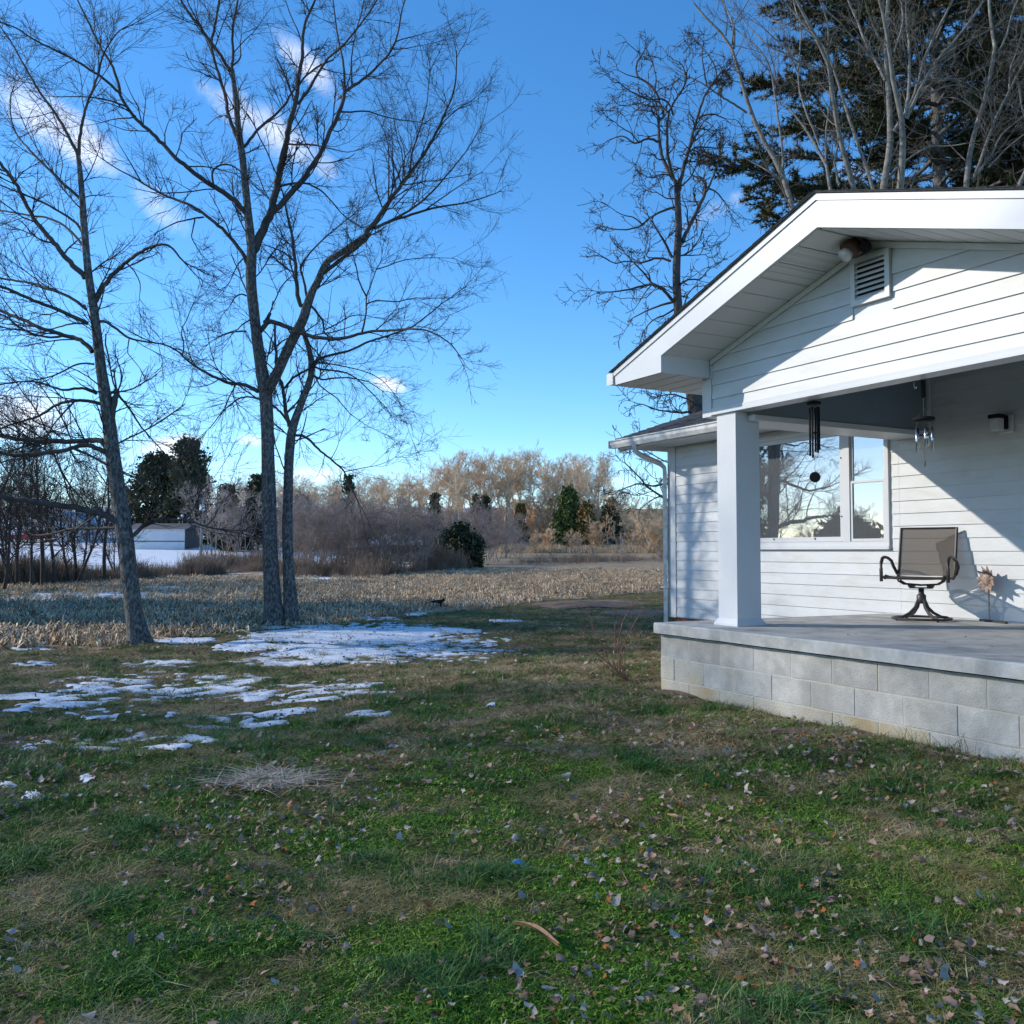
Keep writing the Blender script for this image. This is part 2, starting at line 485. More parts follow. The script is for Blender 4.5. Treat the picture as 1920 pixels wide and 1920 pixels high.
M = {}
M['lawn'] = make_lawn_mat()
M['field'] = make_field_mat()
M['blade'] = make_blade_mat('grass_blade', (.062, .135, .014), (.135, .235, .026), (.30, .20, .095), (.62, .455, .25))
M['blade_dry'] = make_blade_mat('grass_blade_dry', (.20, .165, .04), (.36, .29, .10), (.44, .31, .16), (.72, .55, .33), .15)
M['blade_cool'] = make_blade_mat('grass_blade_cool', (.042, .110, .022), (.085, .185, .042), (.19, .17, .05), (.40, .31, .14), -.15)
M['blade_bright'] = make_blade_mat('grass_blade_bright', (.100, .200, .012), (.190, .320, .025), (.28, .22, .08), (.50, .40, .18), -.3)
M['snow'] = mat('snow_crust', (.66, .69, .74), (.80, .82, .85), 14, .65, .5, 30, dist=.01, world_co=True)
M['stalk'] = mat('corn_stalk', (.42, .305, .185), (.68, .51, .33), 5, .8, vary=.5)
M['weed'] = mat('weed_stem', (.16, .112, .082), (.30, .225, .165), 5, .9, vary=.35)
M['bark'] = mat('grey_bark', (.040, .036, .034), (.115, .105, .098), 26, .9, 1.0, 34, c3=(.25, .265, .26), scale3=30, stretch=(1, 1, .45), dist=.03)
M['twig'] = mat('dark_twig', (.040, .034, .032), (.070, .058, .052), 3, .8)
M['branch'] = mat('limb_bark', (.050, .044, .041), (.095, .085, .077), 7, .85, .6, 20, dist=.012, stretch=(1, 1, .5))
M['palebark'] = mat('pale_bark', (.13, .118, .10), (.29, .27, .235), 5, .85, .5, 18, c3=(.14, .125, .11), scale3=4, dist=.015)
M['paletwig'] = mat('pale_twig', (.11, .094, .08), (.20, .175, .15), 3, .8)
M['woodbark'] = mat('wood_bark', (.55, .44, .32), (.78, .66, .50), 2.0, .9, vary=.2)
M['woodtwig'] = mat('wood_twig', (.55, .365, .215), (.74, .53, .34), .6, .9, vary=.22)
M['thicktwig'] = mat('thicket_twig', (.24, .19, .165), (.40, .33, .29), .7, .9, vary=.22)
M['needle'] = mat('pine_needle', (.020, .032, .012), (.055, .062, .020), 1.3, .6, vary=.2, c3=(.10, .075, .028), scale3=.5)
M['cedar'] = mat('cedar_leaf', (.022, .036, .018), (.060, .075, .030), 1.1, .75, vary=.25, c3=(.085, .07, .03), scale3=.5)
M['goldcedar'] = mat('gold_cedar_leaf', (.16, .095, .025), (.29, .17, .05), 1.0, .8, c3=(.09, .09, .03), scale3=.6)
M['greenpine'] = mat('green_pine_leaf', (.075, .105, .028), (.165, .195, .05), 1.0, .8, c3=(.05, .075, .025), scale3=.6)
M['vinyl'] = mat('white_vinyl', (.575, .59, .605), (.63, .64, .65), 1.2, .45, .12, 3, stretch=(1, 1, 3), c3=(.53, .53, .515), scale3=2.4, spec=.4, vary=.03, dist=.02)
M['trim'] = mat('white_trim', (.585, .595, .61), (.63, .64, .65), 2, .38, .03, 30, spec=.45)
M['soffit'] = mat('soffit_vinyl', (.62, .62, .62), (.67, .665, .66), 2, .5, vary=.02)
M['gutter'] = mat('gutter_metal', (.62, .62, .60), (.74, .735, .72), 5, .4, .05, 30, c3=(.46, .45, .42), scale3=9)
M['shingle'] = mat('dark_shingle', (.030, .032, .038), (.075, .078, .088), 45, .9, .6, 160, dist=.004, vary=.2)
M['haint'] = mat('porch_blue_grey', (.20, .255, .29), (.225, .28, .315), 2, .6)
M['concrete'] = mat('slab_concrete', (.40, .395, .37), (.53, .52, .49), 6, .85, .4, 40, c3=(.27, .262, .24), scale3=3.2, dist=.01)
M['block'] = mat('block_concrete', (.41, .39, .355), (.55, .525, .48), 7, .92, .6, 70, c3=(.33, .31, .27), scale3=2.6, vary=.13, dist=.012)
M['block_stained'] = mat('stained_block', (.46, .42, .34), (.56, .52, .44), 4.5, .92, .9, 70, c3=(.43, .33, .19), scale3=2.2, vary=.08, dist=.012)
M['mortar'] = mat('mortar', (.47, .455, .42), (.56, .54, .50), 9, .95, .5, 60, c3=(.50, .44, .31), scale3=.8)
M['foundation'] = mat('brick_red', (.16, .075, .05), (.22, .11, .08), 12, .9)
M['bronze'] = mat('bronze_metal', (.035, .028, .025), (.055, .045, .04), 8, .45, spec=.5)
M['black'] = mat('black_paint', (.010, .010, .012), (.016, .016, .018), 6, .75, spec=.15)
M['steel'] = mat('chime_tube', (.62, .64, .66), None, rough=.22, metallic=1.0)
M['rust'] = mat('rusted_tin', (.17, .095, .065), (.36, .26, .205), 22, .65, .3, 60, c3=(.46, .38, .33), scale3=30)
M['fixture'] = mat('brown_fixture', (.085, .045, .032), (.12, .065, .045), 12, .6)
M['louver'] = mat('louver_paint', (.60, .60, .58), (.68, .675, .66), 6, .5)
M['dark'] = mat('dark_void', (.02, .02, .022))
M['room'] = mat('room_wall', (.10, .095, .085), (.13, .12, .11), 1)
M['curtain'] = mat('sheer_curtain', (.72, .73, .74), (.80, .81, .82), 3, .9)
M['cord'] = mat('cord', (.16, .13, .11))
M['red'] = mat('red_paint', (.30, .02, .03), (.36, .03, .035), 2, .4)
M['rubber'] = mat('tyre_rubber', (.02, .02, .02))
M['pole'] = mat('grey_pole', (.15, .145, .135), (.22, .21, .20), 6, .9, stretch=(1, 1, .2))
M['shedwall'] = mat('white_metal_siding', (.62, .63, .65), (.72, .73, .74), 1, .5)
M['brownwall'] = mat('brown_boards', (.14, .10, .085), (.20, .15, .125), 3, .8)
M['greyroof'] = mat('grey_roof', (.11, .10, .105), (.16, .15, .15), 3, .8)
M['cat'] = mat('black_fur', (.008, .008, .009), (.014, .013, .013), 30, .8)
M['shrubstem'] = mat('red_stem', (.15, .060, .045), (.25, .115, .085), 9, .6)
M['soil'] = mat('bare_soil', (.17, .105, .068), (.29, .195, .13), 5, .95, .8, 30, c3=(.10, .07, .05), scale3=2.5, world_co=True, dist=.02)
M['leaf'] = [mat('leaf_tan', (.23, .13, .075), (.36, .225, .14), 30, .7, .3, 80, vary=.25, spec=.08),
             mat('leaf_pinkish', (.27, .165, .12), (.42, .275, .215), 30, .7, .3, 80, vary=.25, spec=.08),
             mat('leaf_rust', (.27, .08, .028), (.42, .15, .055), 30, .7, .3, 80, vary=.25, spec=.08),
             mat('leaf_pale', (.36, .28, .225), (.54, .44, .37), 30, .65, .3, 80, vary=.2, spec=.08),
             mat('leaf_dark', (.11, .055, .035), (.19, .10, .065), 30, .7, .3, 80, vary=.25, spec=.08)]
M['barkstrip'] = mat('bark_strip', (.27, .145, .07), (.40, .24, .125), 14, .7, .4, 50, stretch=(.3, 1, 1))
M['blueplastic'] = mat('blue_plastic', (.10, .25, .55), None, rough=.3)

def glass_mat():
    m, nt, N, Lk, P = node_mat('window_glass')
    out = N['Material Output']
    gl = N.new('ShaderNodeBsdfGlossy'); gl.inputs['Roughness'].default_value = .012
    gl.inputs['Color'].default_value = (.93, .96, 1, 1)
    tr = N.new('ShaderNodeBsdfTransparent'); tr.inputs['Color'].default_value = (.86, .90, .90, 1)
    fr = N.new('ShaderNodeFresnel'); fr.inputs['IOR'].default_value = 4.0
    tc = N.new('ShaderNodeTexCoord'); nz = N.new('ShaderNodeTexNoise'); nz.inputs['Scale'].default_value = 1.6
    Lk.new(tc.outputs['Object'], nz.inputs['Vector'])
    b = N.new('ShaderNodeBump'); b.inputs['Strength'].default_value = .04; b.inputs['Distance'].default_value = .02
    Lk.new(nz.outputs[0], b.inputs['Height']); Lk.new(b.outputs[0], gl.inputs['Normal'])
    mx = N.new('ShaderNodeMixShader')
    Lk.new(fr.outputs[0], mx.inputs[0]); Lk.new(tr.outputs[0], mx.inputs[1]); Lk.new(gl.outputs[0], mx.inputs[2])
    df = N.new('ShaderNodeBsdfDiffuse'); df.inputs['Color'].default_value = (.62, .64, .66, 1)
    m3 = N.new('ShaderNodeMixShader'); m3.inputs[0].default_value = .14
    Lk.new(mx.outputs[0], m3.inputs[1]); Lk.new(df.outputs[0], m3.inputs[2]); Lk.new(m3.outputs[0], out.inputs[0])
    return m
def sling_mat():
    m, nt, N, Lk, P = node_mat('sling_mesh')
    out = N['Material Output']
    P.inputs['Base Color'].default_value = (.17, .135, .105, 1); P.inputs['Roughness'].default_value = .7
    tc = N.new('ShaderNodeTexCoord'); wv = N.new('ShaderNodeTexWave'); wv.bands_direction = 'X'
    wv.inputs['Scale'].default_value = 60; wv.inputs['Distortion'].default_value = .6
    Lk.new(tc.outputs['Object'], wv.inputs['Vector'])
    c = mixc(nt, wv.outputs['Fac'], (.085, .066, .052), (.140, .110, .086)); Lk.new(c, P.inputs['Base Color'])
    tr = N.new('ShaderNodeBsdfTransparent'); mx = N.new('ShaderNodeMixShader'); mx.inputs[0].default_value = .12
    Lk.new(P.outputs[0], mx.inputs[1]); Lk.new(tr.outputs[0], mx.inputs[2]); Lk.new(mx.outputs[0], out.inputs[0])
    return m
def clear_glass():
    m, nt, N, Lk, P = node_mat('lamp_glass')
    P.inputs['Base Color'].default_value = (.62, .62, .60, 1); P.inputs['Roughness'].default_value = .12
    P.inputs['Specular IOR Level'].default_value = .9
    return m
def perforated():
    m, nt, N, Lk, P = node_mat('perforated_soffit')
    tc = N.new('ShaderNodeTexCoord'); mp = N.new('ShaderNodeMapping'); mp.inputs['Scale'].default_value = (42, 42, 42)
    vo = N.new('ShaderNodeTexVoronoi'); vo.feature = 'F1'; vo.inputs['Randomness'].default_value = 0.0; vo.inputs['Scale'].default_value = 1.0
    Lk.new(tc.outputs['Object'], mp.inputs[0]); Lk.new(mp.outputs[0], vo.inputs['Vector'])
    r = N.new('ShaderNodeMapRange'); r.inputs['From Min'].default_value = .22; r.inputs['From Max'].default_value = .34
    Lk.new(vo.outputs['Distance'], r.inputs['Value'])
    Lk.new(mixc(nt, r.outputs[0], (.26, .26, .26), (.63, .63, .62)), P.inputs['Base Color'])
    P.inputs['Roughness'].default_value = .5
    return m
M['glass'] = glass_mat(); M['sling'] = sling_mat(); M['lampglass'] = clear_glass(); M['perf'] = perforated()

# ------------------------------------------------------------------ ground sheets, snow, soil
FX = [-60, -30, -12, -7.3, -5.9, -5.0, -4.0, -1.4, 1.45, 6.2, 14, 30, 80]
FY = [2, 7, 11.2, 13.0, 13.7, 15.2, 17.0, 21.2, 26.5, 33, 40, 60, 90]
def field_line(x): return np.interp(x, FX, FY)
def axis(segs):
    a = []
    for lo, hi, st in segs: a += list(np.arange(lo, hi - 1e-6, st))
    return np.array(a + [segs[-1][1]])
gx = axis([(-900, -200, 50), (-200, -80, 8), (-80, -30, 2.5), (-30, -12, .6), (-12, 12, .12), (12, 30, .6), (30, 80, 2.5), (80, 200, 8), (200, 900, 50)])
gy = axis([(-120, -30, 15), (-30, -4, 2), (-4, 1, .4), (1, 26, .12), (26, 40, .4), (40, 90, 1.5), (90, 200, 4), (200, 1500, 60)])
GX, GY = np.meshgrid(gx, gy)
GZ = ground_z(GX, GY)
fine_bump = (np.sin(GX * 7.1 + np.sin(GY * 3.3) * 2) * np.cos(GY * 8.3 + np.sin(GX * 4.1)) * .010) * (np.abs(GX) < 12) * (GY > 1) * (GY < 26)
GV = np.stack([GX, GY, GZ + fine_bump], -1).reshape(-1, 3)
nxg = len(gx)
ii = (np.arange(len(gy) - 1)[:, None] * nxg + np.arange(nxg - 1)[None, :]).ravel()
quads = np.stack([ii, ii + 1, ii + nxg + 1, ii + nxg], 1)
cxy = GV[quads].mean(1)
isfield = cxy[:, 1] > field_line(cxy[:, 0]) + .25 * np.sin(cxy[:, 0] * 2.3) + .12 * np.sin(cxy[:, 0] * 7.7 + cxy[:, 1])
def sub(mask):
    q = quads[mask]; used, inv = np.unique(q, return_inverse=True)
    return GV[used], inv.reshape(-1, 4)
link('lawn', mesh_np('lawn', *sub(~isfield), M['lawn'], True), kind='structure')
link('stubble_field', mesh_np('stubble_field', *sub(isfield), M['field'], True), kind='structure')

def vnoise(x, y, s, seed):
    """smooth value noise"""
    r = np.random.default_rng(seed).random((256, 256))
    x = x / s + 61.3; y = y / s + 17.9
    xi, yi = np.floor(x).astype(int), np.floor(y).astype(int); fx, fy = x - xi, y - yi
    fx = fx * fx * (3 - 2 * fx); fy = fy * fy * (3 - 2 * fy)
    g = lambda a, b: r[a % 256, b % 256]
    return (g(xi, yi) * (1 - fx) + g(xi + 1, yi) * fx) * (1 - fy) + (g(xi, yi + 1) * (1 - fx) + g(xi + 1, yi + 1) * fx) * fy
def fbm(x, y, s, seed, o=4):
    t = np.zeros_like(x); a, n = 1.0, 0.0
    for k in range(o): t = t + a * vnoise(x, y, s / 2 ** k, seed + k); n += a; a *= .55
    return t / n
# drifts: centre pixel and half sizes in the photograph, turned into ellipses on the ground
SNOW = [(650, 1196, 250, 24, .80), (620, 1226, 160, 22, .68), (800, 1184, 130, 9, .8), (345, 1202, 75, 7, .8), (470, 1212, 90, 16, .6), (560, 1240, 150, 16, .45),
        (230, 1284, 120, 14, .58), (360, 1298, 150, 14, .54), (470, 1278, 60, 8, .4), (40, 1309, 75, 10, .85), (115, 1312, 60, 7, .5), (310, 1245, 120, 12, .4),
        (690, 1339, 58, 11, .62), (540, 1336, 80, 12, .5), (370, 1390, 55, 9, .6), (330, 1402, 40, 8, .5), (66, 1496, 32, 13, .95), (165, 1461, 22, 10, .8),
        (18, 1474, 26, 8, .8), (345, 1445, 16, 6, .7), (122, 1482, 22, 5, .4), (921, 1322, 14, 5, .6), (60, 1246, 60, 6, .45), (55, 1216, 60, 5, .35),
        (780, 1152, 26, 4, .9), (950, 1165, 36, 4, .7), (700, 1160, 60, 4, .6), (160, 1390, 130, 10, .3), (240, 1345, 160, 14, .32), (620, 1290, 120, 12, .3),
        (180, 1118, 200, 11, .95), (90, 1145, 110, 10, .6), (300, 1165, 110, 9, .45), (60, 1185, 70, 9, .6), (310, 1105, 70, 7, .8), (40, 1128, 70, 10, .8),
        (868, 1067, 42, 8, 1.0), (835, 1060, 28, 5, .7), (590, 1086, 70, 5, .9), (655, 1080, 60, 3, .6), (160, 1165, 80, 10, .4), (450, 1120, 80, 10, .45),
        (640, 1190, 260, 30, .42), (150, 1330, 200, 30, .34), (430, 1355, 150, 28, .36), (200, 1400, 260, 30, .30), (300, 1290, 330, 40, .33), (560, 1300, 260, 40, .30), (700, 1215, 300, 50, .46)]
def snow_sheet(x0, x1, y0, y1, st, cut):
    xs = np.arange(x0, x1, st); ys = np.arange(y0, y1, st * (1 if y0 < 20 else 1.6))
    X, Y = np.meshgrid(xs, ys)
    msk = np.zeros_like(X)
    for (px, py, hx, hy, d) in SNOW:
        c = gpt(px, py); a = gpt(px, py - hy * .9); b = gpt(px, py + hy * .9)
        rx = hx / FPX * c[1]; ry = max(.06, (a[1] - b[1]) / 2); cy = .5 * (a[1] + b[1])
        q = 1 - ((X - c[0] - (Y - cy) * (c[0] / c[1])) / rx) ** 2 - ((Y - cy) / ry) ** 2
        msk = np.maximum(msk, min(d * 1.22, 1.05) * np.clip(q * 1.4, 0, 1))
    n = fbm(X * .6, Y * 1.6, .55, 11, 3) * .58 + fbm(X * .7, Y * 1.5, .20, 31, 2) * .62 + (vnoise(X * .8, Y * 1.3, .085, 51) - .5) * .95
    h = msk * 1.16 - n
    h[msk <= .02] = -1
    Z = ground_z(X, Y) + np.clip(h * .06, 0, .011) + .006 + (np.sin(X * 7.1 + np.sin(Y * 3.3) * 2) * np.cos(Y * 8.3 + np.sin(X * 4.1)) * .010) * (Y < 26)
    V = np.stack([X, Y, np.where(h > 0, Z, Z - .016)], -1).reshape(-1, 3)
    n_ = len(xs); k = (np.arange(len(ys) - 1)[:, None] * n_ + np.arange(n_ - 1)[None, :]).ravel()
    q = np.stack([k, k + 1, k + n_ + 1, k + n_], 1)
    hq = h.ravel()[q]
    keep = (hq.max(1) > 0) & (hq.mean(1) > cut)
    q = q[keep]; u, inv = np.unique(q, return_inverse=True)
    return V[u], inv.reshape(-1, 4), (X, Y, h)
Va, Fa, snA = snow_sheet(-8.2, 1.2, 4.2, 21.5, .038, -.05)
Vb, Fb, snB = snow_sheet(-24, -1, 21.6, 62, .12, -.05)
link('snow', mesh_np('snow', *merge([(Va, Fa), (Vb, Fb)]), M['snow'], True), kind='stuff')
def on_snow(x, y):
    o = np.zeros(len(x), bool)
    for X, Y, h in (snA, snB):
        xi = np.round((x - X[0, 0]) / (X[0, 1] - X[0, 0])).astype(int); yi = np.round((y - Y[0, 0]) / (Y[1, 0] - Y[0, 0])).astype(int)
        ok = (xi >= 0) & (xi < X.shape[1]) & (yi >= 0) & (yi < X.shape[0])
        o[ok] |= h[yi[ok], xi[ok]] > .16
    return o
# bare soil heap and worn strip beside the field edge
def soil_patch(px, py, rx, ry, hgt, seed):
    c = gpt(px, py)
    a = np.linspace(-1, 1, 41); A, B = np.meshgrid(a, a)
    X, Y = c[0] + A * rx, c[1] + B * ry
    q = 1 - A ** 2 - B ** 2 + (fbm(X, Y, .8, seed) - .5) * .9
    Z = ground_z(X, Y) + .004 + np.clip(q, 0, 1) * hgt * (.5 + fbm(X, Y, .35, seed + 5))
    V = np.stack([X, Y, Z], -1).reshape(-1, 3)
    k = (np.arange(40)[:, None] * 41 + np.arange(40)[None, :]).ravel()
    F = np.stack([k, k + 1, k + 42, k + 41], 1); F = F[q.ravel()[F].mean(1) > 0]
    u, inv = np.unique(F, return_inverse=True)
    return V[u], inv.reshape(-1, 4)
link('bare_soil', mesh_np('bare_soil', *merge([soil_patch(1105, 1134, 1.5, 1.5, .09, 3), soil_patch(1180, 1150, 1.5, .9, .05, 8), soil_patch(1330, 1300, .5, .22, .02, 13), soil_patch(1560, 1372, .55, .16, .02, 23)]), M['soil'], True), kind='structure')

# ------------------------------------------------------------------ house (u along the front to the right, w into the house, z from eye level)
HA = R(28.659)
HU = np.array([math.sin(HA), -math.cos(HA), 0]); HW = np.array([math.cos(HA), math.sin(HA), 0])
HROT = -(math.pi / 2 - HA)
def hw(u, w, z): return HU * u + HW * w + np.array([0, 0, EYE + z])
HB = (-8.0, 8.15, -1.29)
house = thing('house', 'white vinyl sided house with a gabled front porch roof and dark shingles', 'house', hw(*HB), HROT)
MV = (-HB[0], -HB[1], -HB[2])
def part(name, mb, m, parent=None, **k):
    if parent is None or parent is house: return mb.obj(name, m, house, mv=MV, **k)
    return mb.obj(name, m, parent, mv=MV, **k)
WP = 8.15                              # main front wall plane
GP = 5.60                              # porch gable wall plane
UL, UR = -10.22, 2.6                   # house ends
SLAB = -0.667
GROUND = -1.33
WINL, WINR, WINB, WINT = -8.65, -6.52, .03, 1.405
# main wall with the window opening
wl = MB()
wl.box((UL, WP, -.93), (WINL, WP + .14, 1.80)); wl.box((WINR, WP, -.93), (UR, WP + .14, 1.80))
wl.box((WINL, WP, -.93), (WINR, WP + .14, WINB)); wl.box((WINL, WP, WINT), (WINR, WP + .14, 1.80))
wl.box((UL, WP + .14, -.93), (UL + .14, 15.4, 1.47)); wl.box((UL, 15.26, -.93), (UR, 15.4, 1.47)); wl.box((UR - .14, WP + .14, -.93), (UR, 15.26, 1.47))
wall = part('wall', wl, M['vinyl'])
fd = MB(); fd.box((UL + .03, WP + .03, GROUND - .3), (UR - .03, 15.35, -.935)); part('foundation', fd, M['foundation'])
# lap siding, one board per course
EXP = .131
def board(u0, u1, z0, w, h=EXP, u0t=None, u1t=None):
    u0t = u0 if u0t is None else u0t; u1t = u1 if u1t is None else u1t
    b = MB()
    a, c = w - .017, w - .005
    V = [(u0, a, z0), (u1, a, z0), (u1t, c, z0 + h), (u0t, c, z0 + h), (u0, w - .001, z0), (u1, w - .001, z0), (u1t, w - .001, z0 + h), (u0t, w - .001, z0 + h)]
    return b.add(V, [(0, 1, 2, 3), (5, 4, 7, 6), (4, 5, 1, 0), (3, 2, 6, 7), (4, 0, 3, 7), (1, 5, 6, 2)])
k = -7
while k * EXP < 1.80:
    z0 = k * EXP; z1 = min(z0 + EXP, 1.80); hh = z1 - z0 - .0005
    segs = []
    top = 1.475
    if z0 < top:
        hh_l = min(hh, top - z0)
        if z1 <= WINB or z0 >= WINT: segs.append((UL + .15, -6.40, hh_l))
        else: segs.append((UL + .15, WINL - .03, hh_l)); segs.append((WINR + .03, -6.40, hh_l))
    if z0 >= SLAB - .02:
        segs.append((-6.398, UR, hh))
    elif z1 > SLAB:
        segs.append((-6.398, UR, hh))
    for (a, b, h_) in segs:
        if h_ > .02: part('siding_board', board(a, b, z0, WP, h_), M['vinyl'], wall)
    k += 1
ct = MB(); ct.box((UL - .012, WP - .024, -.93), (UL + .14, WP, 1.47)); ct.box((UL - .024, WP - .024, -.93), (UL, WP + .12, 1.47)); part('corner_trim', ct, M['trim'])
# window
wn = MB()
wn.box((WINL, WP - .030, WINB), (WINL + .085, WP + .05, WINT)); wn.box((WINR - .045, WP - .030, WINB), (WINR, WP + .05, WINT))
wn.box((WINL + .085, WP - .030, WINT - .05), (WINR - .045, WP + .05, WINT)); wn.box((WINL + .085, WP - .030, WINB), (WINR - .045, WP + .05, WINB + .075))
wn.box((-7.120, WP - .034, WINB + .075), (-7.030, WP + .05, WINT - .05))
window = part('window', wn, M['trim'])
sl = MB(); sl.box((WINL - .01, WP - .052, WINB - .012), (WINR + .01, WP + .01, WINB + .028)); part('sill', sl, M['trim'], window)
def sash(a, b, z0, z1, fw, w):
    s = MB(); s.box((a, w, z0), (a + fw, w + .03, z1)); s.box((b - fw, w, z0), (b, w + .03, z1))
    s.box((a + fw, w, z0), (b - fw, w + .03, z0 + fw)); s.box((a + fw, w, z1 - fw), (b - fw, w + .03, z1)); return s
part('sash', sash(WINL + .088, -7.123, WINB + .078, WINT - .052, .052, WP - .018), M['trim'], window)
part('sash', sash(-7.027, WINR - .048, .730, WINT - .052, .024, WP - .004), M['trim'], window)
part('sash', sash(-7.027, WINR - .048, WINB + .078, .775, .027, WP - .022), M['trim'], window)
for (a, b, z0, z1, w) in ((WINL + .140, -7.175, WINB + .130, WINT - .104, WP - .004), (-7.003, WINR - .072, .754, WINT - .076, WP + .008), (-7.000, WINR - .075, WINB + .108, .745, WP - .008)):
    part('pane', MB().box((a, w, z0), (b, w + .005, z1)), M['glass'], window)
lk = MB()
for zz in (.38, 1.04): lk.box((-7.162, WP - .024, zz), (-7.146, WP - .017, zz + .014)); lk.box((WINL + .105, WP - .024, zz), (WINL + .12, WP - .017, zz + .014))
for uu in (-8.2, -7.55): lk.box((uu, WP - .026, WINB + .10), (uu + .012, WP - .017, WINB + .122))
lk_ = part('clip', lk, M['dark'], window); lk_['kind'] = 'stuff'
# curtains and the room behind the glass
def drape(u0, u1, w, z0, z1, waves, amp, seed):
    n = 60; r = np.random.default_rng(seed); us = np.linspace(u0, u1, n)
    off = amp * np.sin(np.linspace(0, waves * 2 * math.pi, n) + .7 * np.sin(np.linspace(0, 7, n)))
    b = MB(); V = [(u, w + o, z0) for u, o in zip(us, off)] + [(u, w + o, z1) for u, o in zip(us, off)]
    V += [(u, w + o + .004, z0) for u, o in zip(us, off)] + [(u, w + o + .004, z1) for u, o in zip(us, off)]
    F = [(i, i + 1, n + i + 1, n + i) for i in range(n - 1)] + [(2 * n + i + 1, 2 * n + i, 3 * n + i, 3 * n + i + 1) for i in range(n - 1)]
    return b.add(V, F)
part('curtain', drape(-6.98, -6.56, WP + .13, .0, 1.40, 8, .022, 1), M['curtain'], window, smooth=True)
part('curtain', drape(-8.60, -8.40, WP + .13, .0, 1.40, 5, .022, 2), M['curtain'], window, smooth=True)
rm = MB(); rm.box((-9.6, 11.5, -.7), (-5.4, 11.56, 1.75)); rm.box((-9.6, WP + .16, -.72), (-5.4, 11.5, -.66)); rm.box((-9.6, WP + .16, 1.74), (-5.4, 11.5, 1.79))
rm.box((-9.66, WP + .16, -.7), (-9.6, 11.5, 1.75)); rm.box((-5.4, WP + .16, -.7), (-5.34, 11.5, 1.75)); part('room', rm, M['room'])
# main roof over the long front eave
PIT = .333
EW, EZ = 7.60, 1.612                  # roof edge at the front eave
RIDGE_W = 11.75
def rz(w): return EZ + (w - EW) * PIT
rf = MB()
UE0, UE1 = -10.72, 3.1
WC = 8.30
for (a_, b_, c_, d_) in ((UE0, -6.53, EW, WC), (UE0, UE1, WC, RIDGE_W)):
    rf.add([(a_, c_, rz(c_) - .06), (b_, c_, rz(c_) - .06), (b_, d_, rz(d_) - .06), (a_, d_, rz(d_) - .06), (a_, c_, rz(c_)), (b_, c_, rz(c_)), (b_, d_, rz(d_)), (a_, d_, rz(d_))],
           [(3, 2, 1, 0), (4, 5, 6, 7), (0, 1, 5, 4), (1, 2, 6, 5), (2, 3, 7, 6), (3, 0, 4, 7)])
W2 = 2 * RIDGE_W - EW
rf.add([(UE0, RIDGE_W + .001, rz(RIDGE_W) - .06), (UE1, RIDGE_W + .001, rz(RIDGE_W) - .06), (UE1, W2, EZ - .06), (UE0, W2, EZ - .06), (UE0, RIDGE_W + .001, rz(RIDGE_W)), (UE1, RIDGE_W + .001, rz(RIDGE_W)), (UE1, W2, EZ), (UE0, W2, EZ)],
       [(3, 2, 1, 0), (4, 5, 6, 7), (0, 1, 5, 4), (1, 2, 6, 5), (2, 3, 7, 6), (3, 0, 4, 7)])
roof = part('roof', rf, M['shingle'])
for i in range(30):                    # front slope, one strip of shingles per course
    w0 = EW - .02 + i * .14; w1 = min(w0 + .15, RIDGE_W + .01)
    if w0 > RIDGE_W: break
    b = MB(); u1 = UE1 + .02 if w0 > WC else -6.53
    b.add([(UE0 - .025, w0, rz(w0) + .003), (u1, w0, rz(w0) + .003), (u1, w1, rz(w1) + .003), (UE0 - .025, w1, rz(w1) + .003), (UE0 - .025, w0, rz(w0) + .017), (u1, w0, rz(w0) + .017), (u1, w1, rz(w1) + .005), (UE0 - .025, w1, rz(w1) + .005)],
          [(3, 2, 1, 0), (4, 5, 6, 7), (0, 1, 5, 4), (1, 2, 6, 5), (2, 3, 7, 6), (3, 0, 4, 7)])
    part('shingle', b, M['shingle'], roof)
for u0, u1 in ((UL, UL + .12), (UR - .12, UR)):      # gable ends of the main roof and their rakes
    part('gable_end', MB().prism([(u0, WP + .15, 1.475), (u0, 15.25, 1.475), (u0, RIDGE_W, rz(RIDGE_W) - .09)], (u1 - u0, 0, 0)), M['vinyl'])
for u0, u1 in ((UE0, UE0 + .025), (UE1 - .025, UE1)):
    part('rake_board', MB().prism([(u0, EW + .01, EZ - .065), (u0, RIDGE_W, rz(RIDGE_W) - .065), (u0, W2 - .01, EZ - .065), (u0, W2 - .01, EZ - .20), (u0, RIDGE_W, rz(RIDGE_W) - .20), (u0, EW + .01, EZ - .20)], (u1 - u0, 0, 0)), M['trim'])
so = MB(); so.box((UE0 + .03, EW + .03, 1.470), (-6.405, WP - .02, 1.485)); so.box((UE0 + .03, WP - .02, 1.470), (UL - .03, 15.4, 1.485)); part('eave_soffit', so, M['soffit'])
fb = MB(); fb.box((UE0, EW, 1.46), (-6.52, EW + .025, EZ - .065)); part('eave_fascia', fb, M['trim'])
def gutter_profile(w, zt): return [(w, zt), (w, zt - .105), (w - .055, zt - .105), (w - .085, zt - .055), (w - .088, zt - .02), (w - .105, zt - .006), (w - .105, zt + .006), (w - .082, zt + .004), (w - .074, zt - .05), (w - .05, zt - .094), (w - .008, zt - .094), (w - .008, zt)]
gt = MB(); gt.prism([(-10.80, a, b) for a, b in gutter_profile(EW - .002, 1.585)], (4.28, 0, 0)); gt.box((-10.806, EW - .107, 1.480), (-10.80, EW - .002, 1.592)); part('gutter', gt, M['gutter'])
ds = MB(); DU = -10.255
